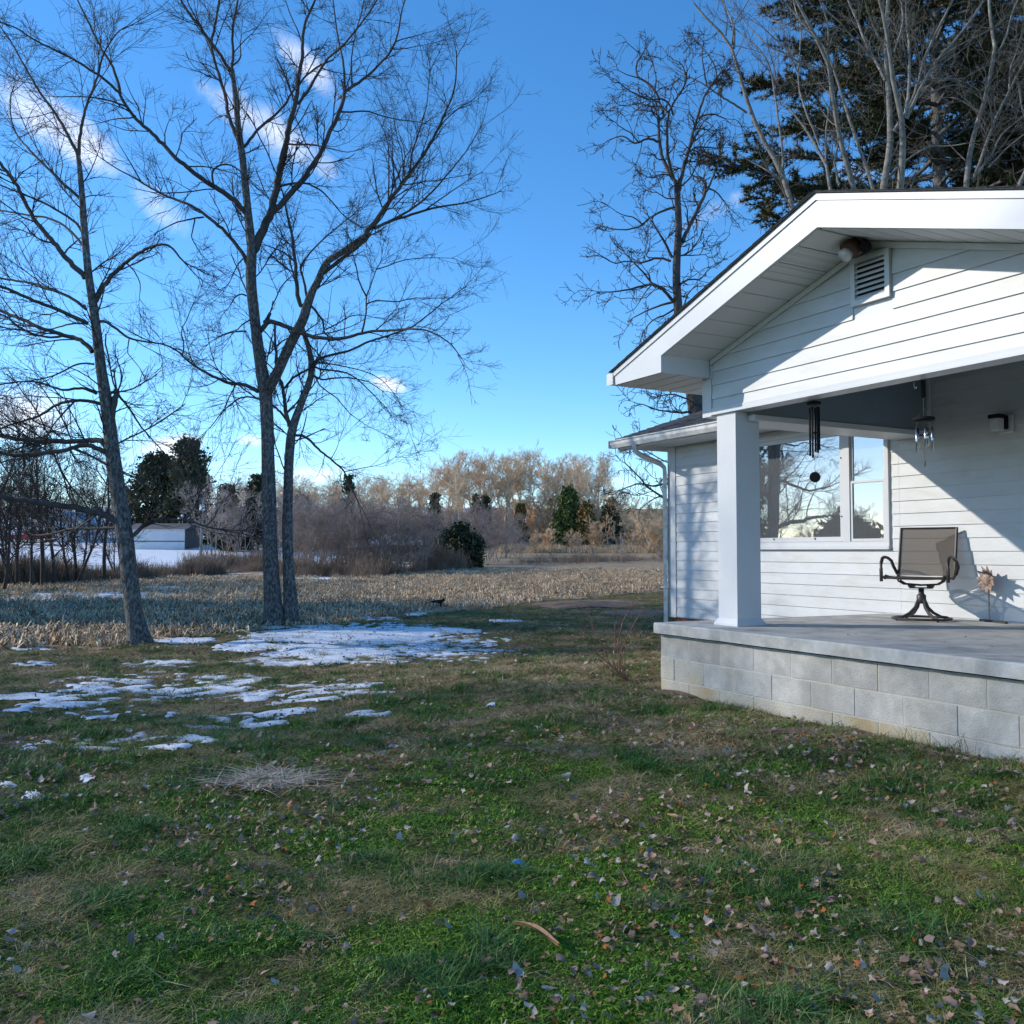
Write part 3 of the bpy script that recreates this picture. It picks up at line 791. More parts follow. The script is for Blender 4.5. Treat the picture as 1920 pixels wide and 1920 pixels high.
ds.tube([(DU, EW - .05, 1.49), (DU, EW - .05, 1.43), (DU, EW - .02, 1.385), (DU, EW + .06, 1.345), (DU, WP - .14, 1.235), (DU, WP - .075, 1.185), (DU, WP - .066, 1.12), (DU, WP - .066, .2), (DU, WP - .066, -1.15), (DU, WP - .13, -1.24)],
        [.040] * 10, 4)
ds.box((DU - .05, WP - .11, .62), (DU + .05, WP - .02, .64)); ds.box((DU - .05, WP - .11, -.52), (DU + .05, WP - .02, -.50))
part('downspout', ds, M['gutter'])

# ---- porch gable
AU, AZ = -4.60, 2.577                  # apex of the fascia
FP = 5.02
def top_z(u): return AZ - .338 * abs(u - AU)
UG0 = -7.13; UG1 = 2 * AU - UG0
WI0, WI1 = -6.51, 2 * AU + 6.51        # gable wall ends
def sof_z(u): return 2.327 - .3185 * abs(u - AU)
BB = 1.245                             # bottom of the front beam
gw = MB()
gw.prism([(WI0 + .12, GP, BB + .003), (WI1 - .12, GP, BB + .003), (WI1 - .12, GP, sof_z(WI1 - .12) - .004), (AU, GP, sof_z(AU) - .004), (WI0 + .12, GP, sof_z(WI0 + .12) - .004)], (0, .14, 0))
gwall = part('gable_wall', gw, M['trim'])
GEX = .1265
VU0, VU1, VZ0, VZ1 = -4.765, -4.438, 1.874, 2.214
k = 0
while True:
    z0 = BB + .055 + (k - .0) * GEX - .02 if k else BB + .02
    z0 = 1.264 + k * GEX
    if z0 > 2.30: break
    z1 = z0 + GEX - .0005
    def lim(z): return (2.327 - z) / .3185 - .012
    a0, a1 = max(AU - lim(z0), WI0 + .125), max(AU - lim(min(z1, 2.318)), WI0 + .125)
    b0, b1 = 2 * AU - a0, 2 * AU - a1
    if z1 > 2.318: z1 = 2.318
    runs = [(a0, b0, a1, b1)]
    if z1 > VZ0 - .02 and z0 < VZ1 + .02: runs = [(a0, VU0 - .016, a1, VU0 - .016), (VU1 + .016, b0, VU1 + .016, b1)]
    for (p, q, r_, s) in runs:
        if q - p > .03 and s - r_ > -.001: part('siding_board', board(p, q, z0, GP, z1 - z0, r_, max(s, r_ + .001)), M['vinyl'], gwall)
    k += 1
bt = MB(); bt.box((WI0 + .12, GP - .026, BB), (WI1 - .12, GP + .15, BB + .020)); bt.box((WI0 + .12, GP - .020, BB + .0205), (WI1 - .12, GP - .001, BB + .058)); part('beam_trim', bt, M['trim'])
for a, b in ((WI0, WI0 + .12), (WI1 - .12, WI1)):
    part('corner_trim', MB().box((a, GP - .022, BB - .01), (b, GP + .14, 1.592)), M['trim'])
    c = a + .055 if a == WI0 else a
    part('corner_trim', MB().box((c, GP - .010, 1.594), (c + .065, GP + .13, sof_z(WI0 + .1) - .002)), M['trim'])
jm = MB()                               # moulding where wall meets soffit
for s in (-1, 1):
    u0 = AU + s * (AU - WI0 - .12)
    jm.prism([(u0, GP - .030, sof_z(u0) - .005), (AU - s * .0, GP - .030, sof_z(AU) - .005), (AU, GP - .030, sof_z(AU) - .050), (u0, GP - .030, sof_z(u0) - .050)], (0, .014, 0))
part('moulding', jm, M['louver'])
# vent
vf = MB(); fw = .028
vf.box((VU0 - .012, GP - .040, VZ0 - .012), (VU0 + fw, GP, VZ1 + .012)); vf.box((VU1 - fw, GP - .040, VZ0 - .012), (VU1 + .012, GP, VZ1 + .012))
vf.box((VU0 + fw, GP - .040, VZ0 - .012), (VU1 - fw, GP, VZ0 + fw)); vf.box((VU0 + fw, GP - .040, VZ1 - fw), (VU1 - fw, GP, VZ1 + .012))
vent = part('gable_vent', vf, M['trim'])
part('screen', MB().box((VU0 + fw, GP - .004, VZ0 + fw), (VU1 - fw, GP - .001, VZ1 - fw)), M['dark'], vent)
nl = 7
for i in range(nl):
    z = VZ0 + fw + (VZ1 - VZ0 - 2 * fw) * i / nl
    s = MB(); s.prism([(VU0 + fw, GP - .036, z + .004), (VU0 + fw, GP - .036, z + .009), (VU0 + fw, GP - .006, z + .036), (VU0 + fw, GP - .006, z + .031)], (VU1 - VU0 - 2 * fw, 0, 0))
    part('slat', s, M['louver'], vent)
# fascia boards with the boxed eave return
RB = -6.41
for s in (-1, 1):
    X = lambda u: u if s < 0 else 2 * AU - u
    pr = [(X(UG0), FP, top_z(UG0)), (X(AU), FP, AZ), (X(AU), FP, 2.333), (X(RB), FP, 1.745), (X(RB), FP, 1.594), (X(UG0 + .02), FP, 1.594)]
    part('fascia', MB().prism(pr, (0, .028, 0)), M['trim'])
    ed = MB().prism([(X(UG0), FP - .012, top_z(UG0) + .002), (X(AU), FP - .012, AZ + .002), (X(AU), FP - .012, AZ - .046), (X(UG0), FP - .012, top_z(UG0) - .046)], (0, .011, 0))
    part('drip_edge', ed, M['trim'])
    rb = MB(); rb.box((X(RB), FP + .03, 1.594), (X(RB) - s * .012 * -1, GP - .02, sof_z(RB) + .008)); part('eave_return', rb, M['trim'])
    # boxed soffit under the side eave, in strips
    for i in range(13):
        w0 = FP + .03 + i * .2; w1 = w0 + .186
        if w0 > 7.5: break
        a, b = sorted((X(UG0 + .02), X(RB - .002) if w0 < GP - .12 else X(WI0 - .002)))
        part('soffit_panel', MB().box((a, w0, 1.592), (b, min(w1, 7.55), 1.604)), M['soffit'])
    # sloping soffit, panel by panel
    n = 9
    for i in range(n):
        a = RB + (AU - RB) * i / n; b = RB + (AU - RB) * (i + 1) / n - .011
        b_ = MB(); za, zb = sof_z(a), sof_z(b)
        P4 = [(X(a), FP + .029, za), (X(b), FP + .029, zb), (X(b), FP + .029, zb + .012), (X(a), FP + .029, za + .012)]
        b_.prism(P4, (0, GP - FP - .032, 0))
        part('soffit_panel', b_, M['perf'] if i in (n - 2, n - 3) else M['soffit'])
    gp_ = [(X(UG0) + s * a_, FP, z) for a_, z in [(-q[0] + 0, q[1]) for q in gutter_profile(0, 0)]]
    g2 = MB(); g2.prism([(X(UG0) - (-s) * (-(q[0])) if False else X(UG0) + (q[0] if s < 0 else -q[0]), FP - .01, 1.705 + q[1]) for q in gutter_profile(-.003, 0)], (0, 2.45, 0))
    e = sorted((X(UG0 - .105), X(UG0 - .003))); g2.box((e[0], FP - .018, 1.600), (e[1], FP - .010, 1.712))
    part('gutter', g2, M['gutter'])
    # roof plane
    r2 = MB()
    pr = [(X(UG0 - .03), FP - .03, top_z(UG0 - .03) + .004), (X(AU) , FP - .03, AZ + .004), (X(AU), FP - .03, AZ + .014), (X(UG0 - .03), FP - .03, top_z(UG0 - .03) + .014)]
    r2.prism(pr, (0, 5.6, 0))
    groof = part('roof', r2, M['shingle'])
    L = AU - UG0 + .03
    for i in range(19):
        a, b = UG0 - .05 + i * .14, UG0 - .05 + i * .14 + .15
        if a > AU: break
        b = min(b, AU)
        sh = MB().prism([(X(a), FP - .036, top_z(a) + .0145), (X(b), FP - .036, top_z(b) + .0145), (X(b), FP - .036, top_z(b) + .016), (X(a), FP - .036, top_z(a) + .021)], (0, 5.61, 0))
        part('shingle', sh, M['shingle'], groof)
# porch side beams, ceiling, columns
for s in (-1, 1):
    X = lambda u: u if s < 0 else 2 * AU - u
    a, b = sorted((X(-6.40), X(-6.025)))
    sb = MB().box((a, GP + .152, 1.215), (b, WP - .02, 1.83)); part('side_beam', sb, M['haint'])
    a2, b2 = sorted((X(-6.405), X(-6.012)))
    st = MB().box((a2, GP + .152, 1.165), (b2, WP - .02, 1.2145)); part('beam_trim', st, M['trim'])
    col = MB(); ca, cb = sorted((X(-6.344), X(-6.10)))
    col.box((ca, GP + .004, SLAB + .045), (cb, GP + .285, BB - .002 if False else 1.163))
    col.box((ca, GP + .004, 1.163), (cb, GP + .145, BB - .002))
    cl = part('porch_column', col, M['trim'])
    bs = MB()
    q = [(ca - .03, GP - .026), (cb + .03, GP - .026), (cb + .03, GP + .315), (ca - .03, GP + .315)]
    t = [(ca, GP + .004), (cb, GP + .004), (cb, GP + .285), (ca, GP + .285)]
    V = [(x, y, SLAB + .001) for x, y in q] + [(x, y, SLAB + .018) for x, y in q] + [(x, y, SLAB + .062) for x, y in [(p[0] + (-.003 if p[0] == ca else .003), p[1] + (-.003 if p[1] < GP + .1 else .003)) for p in t]]
    F = [(3, 2, 1, 0)] + [(i, (i + 1) % 4, 4 + (i + 1) % 4, 4 + i) for i in range(4)] + [(4 + i, 4 + (i + 1) % 4, 8 + (i + 1) % 4, 8 + i) for i in range(4)] + [(8, 9, 10, 11)]
    bs.add(V, F); part('column_base', bs, M['trim'], cl)
part('porch_ceiling', MB().box((-6.03, GP + .15, 1.81), (2 * AU + 6.03, WP - .02, 1.828)), M['haint'])
part('corner_trim', MB().box((-6.024, WP - .052, 1.21), (-5.995, WP - .018, 1.808)), M['trim'])

# ------------------------------------------------------------------ porch: slab on concrete blocks
PB = (-5.0, 6.5, GROUND)
porch = thing('porch', 'raised concrete porch slab on three courses of grey concrete blocks', 'porch', hw(*PB), HROT)
MVP = (-PB[0], -PB[1], -PB[2])
PU1 = -2.36
sb = MB()
us = np.linspace(-6.83, PU1, 46); r_ = np.random.default_rng(3)
edge = 5.24 + r_.normal(0, .004, 46); edge[0] = edge[-1] = 5.24
topj = SLAB + np.zeros(46)
n = 46
back_l = -6.62
ub = np.linspace(back_l, PU1, n)
V = [(u, e, SLAB - .012) for u, e in zip(us, edge)] + [(u, e + .012, SLAB) for u, e in zip(us, edge)] + [(u, WP - .003, SLAB) for u in ub] + [(u, e, SLAB - .096) for u, e in zip(us, edge)] + [(u, WP - .003, SLAB - .096) for u in ub]
F = []
for i in range(n - 1):
    F += [(i, i + 1, n + i + 1, n + i), (n + i, n + i + 1, 2 * n + i + 1, 2 * n + i), (3 * n + i, 3 * n + i + 1, i + 1, i), (4 * n + i, 4 * n + i + 1, 3 * n + i + 1, 3 * n + i)]
F += [(0, n, 2 * n, 4 * n, 3 * n), (n - 1, 3 * n + n - 1, 4 * n + n - 1, 2 * n + n - 1, n + n - 1)]
sb.add(V, F); sb.obj('slab', M['concrete'], porch, mv=MVP)
core = MB().add([(-6.80, 5.3035, GROUND - .35), (PU1 - .04, 5.3035, GROUND - .35), (PU1 - .04, WP - .01, GROUND - .35), (-6.60, WP - .01, GROUND - .35), (-6.80, 5.3035, SLAB - .106), (PU1 - .04, 5.3035, SLAB - .106), (PU1 - .04, WP - .01, SLAB - .106), (-6.60, WP - .01, SLAB - .106)],
              [(3, 2, 1, 0), (4, 5, 6, 7), (0, 1, 5, 4), (1, 2, 6, 5), (2, 3, 7, 6), (3, 0, 4, 7)])
core.obj('mortar_core', M['mortar'], porch, mv=MVP)
MB().box((-6.805, 5.285, SLAB - .110), (PU1 - .035, 5.31, SLAB - .097)).obj('painted_shade', M['dark'], porch, mv=MVP)  # dark strip paints the shade under the slab's lip
C0 = SLAB - .113
def block(u0, u1, z1, j):
    b = MB().box((u0 + .005, 5.300 + j, z1 - .1982), (u1 - .005, 5.300 + .095, z1 - .005))
    b.obj('concrete_block', M['block_stained'] if z1 < SLAB - .45 and u0 < -4.2 or (z1 < SLAB - .25 and u0 < -6.3) else M['block'], porch, bevel=.0025, mv=MVP)
for row in range(4):
    u = -6.806; first = .4064 if row % 2 == 0 else .2032
    z1 = C0 - row * .2032
    while u < PU1 - .05:
        L = first if first else .4064; first = 0
        block(u, min(u + L, PU1 - .03), z1, float(r_.normal(0, .0014))); u += L
    w = 5.40
    while w < WP - .1:                   # left return
        du = -6.803 + (w - 5.4) / 2.75 * .18
        MB().box((du, w + .005, z1 - .1982), (du + .09, min(w + .4014, WP - .02), z1 - .005)).obj('concrete_block', M['block'], porch, bevel=.004, mv=MVP); w += .4064

# ------------------------------------------------------------------ things on and under the porch
def at_h(u, w, z): return hw(u, w, z)
# floodlight under the gable peak
fl = thing('floodlight', 'brown twin floodlight with one clear bulb under the porch gable peak', 'light', hw(-4.60, 5.50, 2.30), HROT)
fl.scale = (.86, .86, .86)
q = MB().lathe([(.055, .0), (.062, -.01), (.055, -.03)], 14); q.obj('mount', M['fixture'], fl, smooth=True)
q = MB(); 
def cone(pts, r, nm, mt, sm=True):
    b = MB().tube(pts, r, 14); return b.obj(nm, mt, fl, smooth=sm)
q = MB().tube([(-.05, -.03, -.025), (-.07, -.10, -.05)], [.02, .02], 8); q.obj('arm', M['fixture'], fl)
cone([(-.030, -.045, .005), (-.052, -.085, -.045), (-.066, -.110, -.080)], [.060, .082, .088], 'lamp_holder', M['fixture'])
cone([(-.0665, -.111, -.081), (-.082, -.138, -.118), (-.090, -.152, -.138)], [.055, .064, .046], 'bulb', M['lampglass'])
q = MB().tube([(.03, -.03, -.03), (.07, -.06, -.05)], [.018, .018], 8); q.obj('arm', M['black'], fl)
cone([(.06, -.05, -.03), (.085, -.075, -.065), (.10, -.09, -.09)], [.035, .047, .05], 'lamp_holder', M['black'])
# wall lantern
wlz = hw(-5.20, WP - .017, 1.19)
lan = thing('wall_lantern', 'small square glass lantern with a dark hood on the shaded siding', 'light', wlz, HROT)
MB().box((-.07, -.020, -.085), (.075, -.001, .085)).obj('wall_plate', M['trim'], lan, bevel=.006)
MB().box((-.03, -.10, .045), (.03, -.021, .075)).box((-.03, -.052, -.05), (.03, -.021, .045)).obj('bracket', M['black'], lan)
MB().box((-.055, -.205, .045), (.055, -.101, .078)).obj('hood', M['black'], lan)
MB().box((-.045, -.195, -.075), (.045, -.110, .044)).obj('glass_block', M['lampglass'], lan, bevel=.006)
# swivel chair
chx = hw(-5.795, 7.66, SLAB)
ch = thing('swivel_chair', 'brown mesh sling patio chair on a dark swivel base on the porch', 'chair', chx, HROT + R(24))
ch.scale = (1, 1, .95)
hwid = .258
b = MB()
ringp = [(.26 * math.cos(a), .26 * math.sin(a), .022) for a in np.linspace(0, 2 * math.pi, 25)]
b.tube(ringp, .013, 6, cap=False)
for k in range(4):
    a = R(45 + 90 * k); c, s = math.cos(a), math.sin(a)
    b.tube([(.27 * c, .27 * s, .026), (.20 * c, .20 * s, .034), (.12 * c, .12 * s, .075), (.065 * c, .065 * s, .13), (.032 * c, .032 * s, .21)], [.014, .015, .016, .016, .015], 6)
    b.lathe([(.012, 0), (.012, .012)], 8, (.26 * c, .26 * s, .0))
b.obj('swivel_base', M['bronze'], ch)
MB().lathe([(.036, .17), (.044, .185), (.044, .25), (.034, .262), (.026, .27), (.026, .325)], 14).obj('pivot', M['bronze'], ch, smooth=True)
b = MB().box((-.10, -.05, .322), (.10, .05, .334))
for s in (-1, 1):
    for y in np.linspace(-.045, .045, 6): b.tube([(s * .085 - .022, y, .352), (s * .085 + .022, y, .352)], .016, 8)
b.obj('spring_plate', M['bronze'], ch)
b = MB()
for y in (-.045, .045):
    b.tube([(-.21, y, .435), (-.195, y, .395), (-.15, y, .366), (0, y, .356), (.15, y, .366), (.195, y, .395), (.21, y, .435)], .010, 6)
b.obj('seat_bracket', M['bronze'], ch)
# side rails carry seat and back in one sweep; the chair faces -y
def rail(s): return [(s * hwid, -.285, .425), (s * hwid, -.25, .452), (s * hwid, -.05, .430), (s * hwid, .14, .420), (s * hwid, .20, .445), (s * hwid, .232, .52), (s * hwid, .29, .74), (s * hwid, .345, .945)]
b = MB()
for s in (-1, 1): b.tube(rail(s), .0135, 6)
b.tube([(-hwid, .345, .940), (hwid, .345, .940)], .011, 6); b.tube([(-hwid, -.275, .43), (hwid, -.275, .43)], .011, 6); b.tube([(-hwid, .15, .425), (hwid, .15, .425)], .010, 6)
b.obj('seat_frame', M['bronze'], ch)
def sheet(lo, hi, name):
    pr = resample(np.array(rail(1))[lo:hi], 10)
    V, F = [], []
    for i, p in enumerate(pr):
        for j in range(7):
            x = -hwid + .008 + (2 * hwid - .016) * j / 6; sag = -.012 * (1 - ((j - 3) / 3) ** 2)
            V.append((x, p[1] - sag * .6 * (1 if lo >= 4 else 0), p[2] + sag * (0 if lo >= 4 else 1)))
    for i in range(9):
        for j in range(6): F.append((i * 7 + j, i * 7 + j + 1, i * 7 + 8 + j, i * 7 + 7 + j))
    return MB().add(V, F).obj(name, M['sling'], ch, smooth=True)
sheet(0, 5, 'seat'); sheet(4, 8, 'backrest')
for s in (-1, 1):
    x = s * (hwid + .038)
    b = MB().tube([(x, -.262, .395), (x, -.265, .52), (x, -.255, .585), (x, -.215, .628), (x, -.15, .640), (x, -.03, .632), (x, .10, .600), (x, .175, .54), (s * (hwid + .01), .212, .46)], [.016] * 9, 8)
    b.tube([(x, -.26, .43), (s * hwid, -.25, .445)], .011, 6)
    b.obj('armrest', M['bronze'], ch, smooth=True)
# metal flower
fw_ = thing('metal_flower', 'rusty tin sunflower on a thin rod standing by the porch wall', 'ornament', hw(-5.30, 8.02, SLAB), HROT - R(20))
MB().box((-.19, -.012, .001), (.17, .014, .020)).obj('foot_bar', M['bronze'], fw_)
MB().tube([(-.06, 0, .01), (-.06, 0, .375)], .0075, 6).obj('rod', M['rust'], fw_)
fc = np.array([-.062, -.012, .395])
for k in range(11):
    a = 2 * math.pi * k / 11 + .2
    dx, dz = math.cos(a), math.sin(a)
    tx, tz = -dz, dx
    P = lambda r, t, y: tuple(fc + np.array([dx * r + tx * t, y, dz * r + tz * t]))
    V = [P(.035, -.013, 0), P(.035, .013, 0), P(.085, .027, -.006), P(.085, -.027, -.006), P(.138, .0, -.028), P(.06, 0, -.016), P(.09, 0, -.022)]
    Fq = [(0, 5, 6, 3), (5, 1, 2, 6), (3, 6, 4), (6, 2, 4)]
    V2 = [(x, y + .004, z) for x, y, z in V]
    MB().add(V, Fq).add(V2, [f[::-1] for f in Fq]).obj('petal', M['rust'], fw_)
b = MB()
V = [tuple(fc + np.array([r * math.cos(a), y, r * math.sin(a)])) for r, y in ((.058, -.012), (.045, -.028), (.02, -.036)) for a in np.linspace(0, 2 * math.pi, 13)[:-1]]
b.add(V, [(i * 12 + k, i * 12 + (k + 1) % 12, (i + 1) * 12 + (k + 1) % 12, (i + 1) * 12 + k) for i in range(2) for k in range(12)] + [tuple(24 + k for k in range(12))])
b.obj('flower_centre', M['rust'], fw_, smooth=True)
# wind chimes hung from the front beam
def chime_at(px, w): 
    r = ray(px, 740); d = (HW @ r); p = r * (w / d); return p @ HU
u1 = chime_at(1526, 5.78)
wc = thing('wind_chime', 'black wind chime with long dark tubes and a round black disc below', 'wind chime', hw(u1, 5.78, BB), HROT + R(42))
MB().lathe([(.012, .0), (.055, -.012), (.060, -.022), (.052, -.034)], 16).obj('top_disc', M['black'], wc, smooth=True)
for k, (a, L) in enumerate(((150, .40), (250, .425), (20, .355), (80, .37), (310, .385))):
    x, y = .040 * math.cos(R(a)), .040 * math.sin(R(a))
    MB().tube([(x, y, -.055), (x, y, -.055 - L)], .0085, 8).obj('chime_tube', M['black'], wc)
b = MB()
for a in (150, 250, 20, 80, 310):
    x, y = .040 * math.cos(R(a)), .040 * math.sin(R(a)); b.tube([(x, y, -.03), (x, y, -.058)], .0015, 4)
b.tube([(0, 0, -.03), (0, 0, -.59)], .0016, 4); b.obj('string', M['cord'], wc)
MB().lathe([(.022, -.262), (.022, -.272)], 12).obj('striker', M['black'], wc)
V = [(x_, y_, -.636 + z_) for y_ in (-.005, .005) for x_, z_ in [(.044 * math.cos(a), .044 * math.sin(a)) for a in np.linspace(0, 2 * math.pi, 25)[:-1]]]
MB().add(V, [tuple(range(24)), tuple(range(24, 48))[::-1]] + [(i, 24 + i, 24 + (i + 1) % 24, (i + 1) % 24) for i in range(24)]).obj('wind_disc', M['black'], wc)
u2 = chime_at(1731, 5.80)
w2 = thing('wind_chime', 'silver tubed wind chime on a long cord beside the porch beam', 'wind chime', hw(u2, 5.80, BB), HROT)
MB().tube([(0, 0, .0), (0, 0, -.115), (0, 0, -.125)], [.016, .016, .004], 8).obj('bungee_sleeve', M['black'], w2)
b = MB(); b.tube([(-.06, -.02, .0), (-.06, -.02, -.04), (-.052, -.02, -.055), (-.042, -.02, -.05), (-.042, -.02, -.04)], .003, 5); b.obj('hook', M['steel'], w2)
b = MB(); b.tube([(0, 0, -.12), (0, 0, -.21)], .002, 4)
for a in (0, 120, 240): b.tube([(0, 0, -.20), (.05 * math.cos(R(a)), .05 * math.sin(R(a)), -.272)], .0013, 4)
b.tube([(0, 0, -.20), (0, 0, -.60)], .0015, 4)
for a in (100, 172, 244, 316, 28): b.tube([(.055 * math.cos(R(a)), .055 * math.sin(R(a)), -.28), (.055 * math.cos(R(a)), .055 * math.sin(R(a)), -.36)], .0013, 4)
b.obj('cord', M['cord'], w2)
MB().lathe([(.03, -.262), (.074, -.272), (.080, -.282), (.070, -.298)], 18).obj('top_disc', M['black'], w2, smooth=True)
for a, L in ((100, .13), (172, .135), (244, .185), (316, .155), (28, .175)):
    x, y = .055 * math.cos(R(a)), .055 * math.sin(R(a))
    MB().tube([(x, y, -.345), (x, y, -.345 - L)], .0095, 10).obj('chime_tube', M['steel'], w2, smooth=True)
MB().lathe([(.030, -.395), (.030, -.405)], 14).obj('striker', M['black'], w2)
MB().lathe([(.002, -.575), (.008, -.60), (.008, -.625), (.002, -.635)], 8).obj('wind_catcher', M['cord'], w2)

# ------------------------------------------------------------------ traced trees: limbs drawn as pixel runs, each given its own way in depth
def run(s, ox=0.0, oy=0.0, k=1.0):
    return [(ox + float(a.split(',')[0]) / k, oy + float(a.split(',')[1]) / k) for a in s.split()]
class Traced:
    def __init__(s, name, label, Y, base_px, seed, group=None):
        s.Y = Y; s.rng = np.random.default_rng(seed)
        b = at(*base_px, Y); s.base = np.array([b[0], b[1], float(ground_z(b[0], b[1]))])
        s.root = thing(name, label, 'tree', s.base, 0, group)
        s.pix = []; s.limbs = []
    def limb(s, pts, w0, w1, slope=None, kind='branch', widths=None):
        pts = np.array(pts, float)
        Y = s.Y
        if s.pix:
            A = np.concatenate([q[0] for q in s.pix]); D = np.concatenate([q[1] for q in s.pix])
            j = np.argmin(((A - pts[0]) ** 2).sum(1)); Y = D[j]
        n = max(5, int(len(pts) * 1.6))
        q = resample(pts, n)
        dl = np.concatenate([[0], np.cumsum(np.linalg.norm(np.diff(q, axis=0), axis=1))]) * Y / FPX
        sl = slope if slope is not None else s.rng.uniform(-.75, .75)
        wob = np.interp(np.linspace(0, 1, n), np.linspace(0, 1, 5), np.concatenate([[0], s.rng.normal(0, .05, 4)])) * dl[-1]
        dep = Y + sl * dl * (.6 + .4 * dl / max(dl[-1], .1)) + (wob if kind == 'branch' else 0)
        P = np.array([at(x, y, d) for (x, y), d in zip(q, dep)])
        t = np.linspace(0, 1, n)
        if widths is not None: wd = np.interp(t, np.linspace(0, 1, len(widths)), widths)
        else: wd = w0 + (w1 - w0) * t ** .85
        rad = wd / 2 * dep / FPX
        s.pix.append((q, dep)); s.limbs.append((P, rad, kind))
        return P
    def trunk(s, pw, slope=0.0):
        pts = [(x, y) for x, y, w in pw]
        d = np.concatenate([[0], np.cumsum(np.linalg.norm(np.diff(np.array(pts, float), axis=0), axis=1))])
        ws = np.interp(np.linspace(0, d[-1], 24), d, [w for _, _, w in pw])
        return s.limb(pts, 0, 0, slope, 'trunk', ws)
    def build(s, bark, branch, twig, levels, sides=14, flare=True, extra_up=.0):
        for (P, rad, kind) in s.limbs:
            if kind == 'trunk':
                n = max(len(P), 30); Q = resample(P, n); rr = np.interp(np.linspace(0, 1, n), np.linspace(0, 1, len(rad)), rad)
                V, F = tubes(Q[None], rr[None], sides)
                V = V.reshape(n, sides, 3)
                ph = s.rng.uniform(0, 6, 4); ang = np.arange(sides) * 2 * math.pi / sides
                lump = 1 + .05 * np.sin(3 * ang[None] + ph[0] + np.linspace(0, 5, n)[:, None]) + .035 * np.sin(5 * ang[None] + ph[1] - np.linspace(0, 9, n)[:, None]) + s.rng.normal(0, .018, (n, sides))
                if flare and P[0][2] < s.base[2] + .6:
                    hgt = np.clip((Q[:, 2] - s.base[2]) / .45, 0, 1)[:, None]
                    lump = lump * (1 + (1 - hgt) ** 2 * (.05 + .12 * np.maximum(0, np.sin(4 * ang[None] + ph[2]))))
                V = Q[:, None, :] + (V - Q[:, None, :]) * lump[..., None]
                V = V.reshape(-1, 3)
                link('trunk', mesh_np('trunk', V - s.base, F, bark, True), s.root)
            else:
                n = len(P) * 2; Q = resample(P, n); rr = np.interp(np.linspace(0, 1, n), np.linspace(0, 1, len(rad)), rad)
                jit = s.rng.normal(0, 1, (n, 3)) * (rr * .16)[:, None]; jit[:1] = 0
                V, F = tubes((Q + jit)[None], rr[None], 7)
                link('branch', mesh_np('branch', V - s.base, F, branch, True), s.root)
        # twigs on every limb
        K = 10
        par = np.array([resample(P, K) for P, r, k in s.limbs]); prad = np.array([np.interp(np.linspace(0, 1, K), np.linspace(0, 1, len(r)), r) for P, r, k in s.limbs])
        isT = np.array([k == 'trunk' for _, _, k in s.limbs])
        Ls = np.linalg.norm(np.diff(par, axis=1), axis=2).sum(1)
        outs = []
        cur, crad, cL = par, prad, Ls
        for li, lv in enumerate(levels):
            cnt = s.rng.poisson(cL * lv['dens']) if li == 0 else np.maximum(s.rng.poisson(lv['n'], len(cur)), 1)
            if li == 0: cnt = np.where(isT, (cnt * lv.get('trunk', .4)).astype(int), cnt)
            ln = lv['len'] if li == 0 else cL * lv['len']
            t0 = np.where(isT, .45, .12).min() if li == 0 else .12
            if li == 0:
                a, ra = grow(cur[~isT], crad[~isT], cnt[~isT], .12, 1.0, lv['ang'], 14, lv['len'], lv['pts'], lv['trop'], lv['wig'], lv.get('rm', .6), .35, lv['rmin'], .45)
                b_, rb = grow(cur[isT], crad[isT], cnt[isT], .35, 1.0, lv['ang'] + 12, 14, lv['len'], lv['pts'], lv['trop'], lv['wig'], .3, .3, lv['rmin'], .3)
                rb = np.minimum(rb, .022)
                new, nrad = np.concatenate([a, b_]), np.concatenate([ra, rb])
                # every limb also goes on beyond where it was drawn
                ends, er = grow(cur[~isT], crad[~isT], np.full((~isT).sum(), 2), .96, 1.0, 14, 8, lv['len'] * .8, lv['pts'], lv['trop'], lv['wig'], .85, .3, lv['rmin'], 0)
                new, nrad = np.concatenate([new, ends]), np.concatenate([nrad, er])
            else:
                new, nrad = grow(cur, crad, cnt, .1, 1.0, lv['ang'], 14, ln, lv['pts'], lv['trop'], lv['wig'], lv.get('rm', .65), .4, lv['rmin'], .4)
            nrad = np.minimum(nrad, lv.get('rmax', 1))
            V, F = tubes(new, nrad, lv.get('sides', 3)); outs.append((V, F))
            cur, crad = new, nrad; cL = np.linalg.norm(np.diff(new, axis=1), axis=2).sum(1)
        V, F = merge(outs)
        s.tips = cur
        tw = link('twigs', mesh_np('twigs', V - s.base, F, twig), s.root, kind='stuff')
        return s.root
LV = [dict(dens=3.7, len=1.2, ang=42, pts=7, trop=.38, wig=.12, rm=.45, rmin=.0044, rmax=.014),
      dict(n=6.2, len=.55, ang=42, pts=5, trop=.10, wig=.15, rm=.65, rmin=.0031),
      dict(n=4.4, len=.52, ang=40, pts=4, trop=.0, wig=.16, rm=.75, rmin=.0024)]

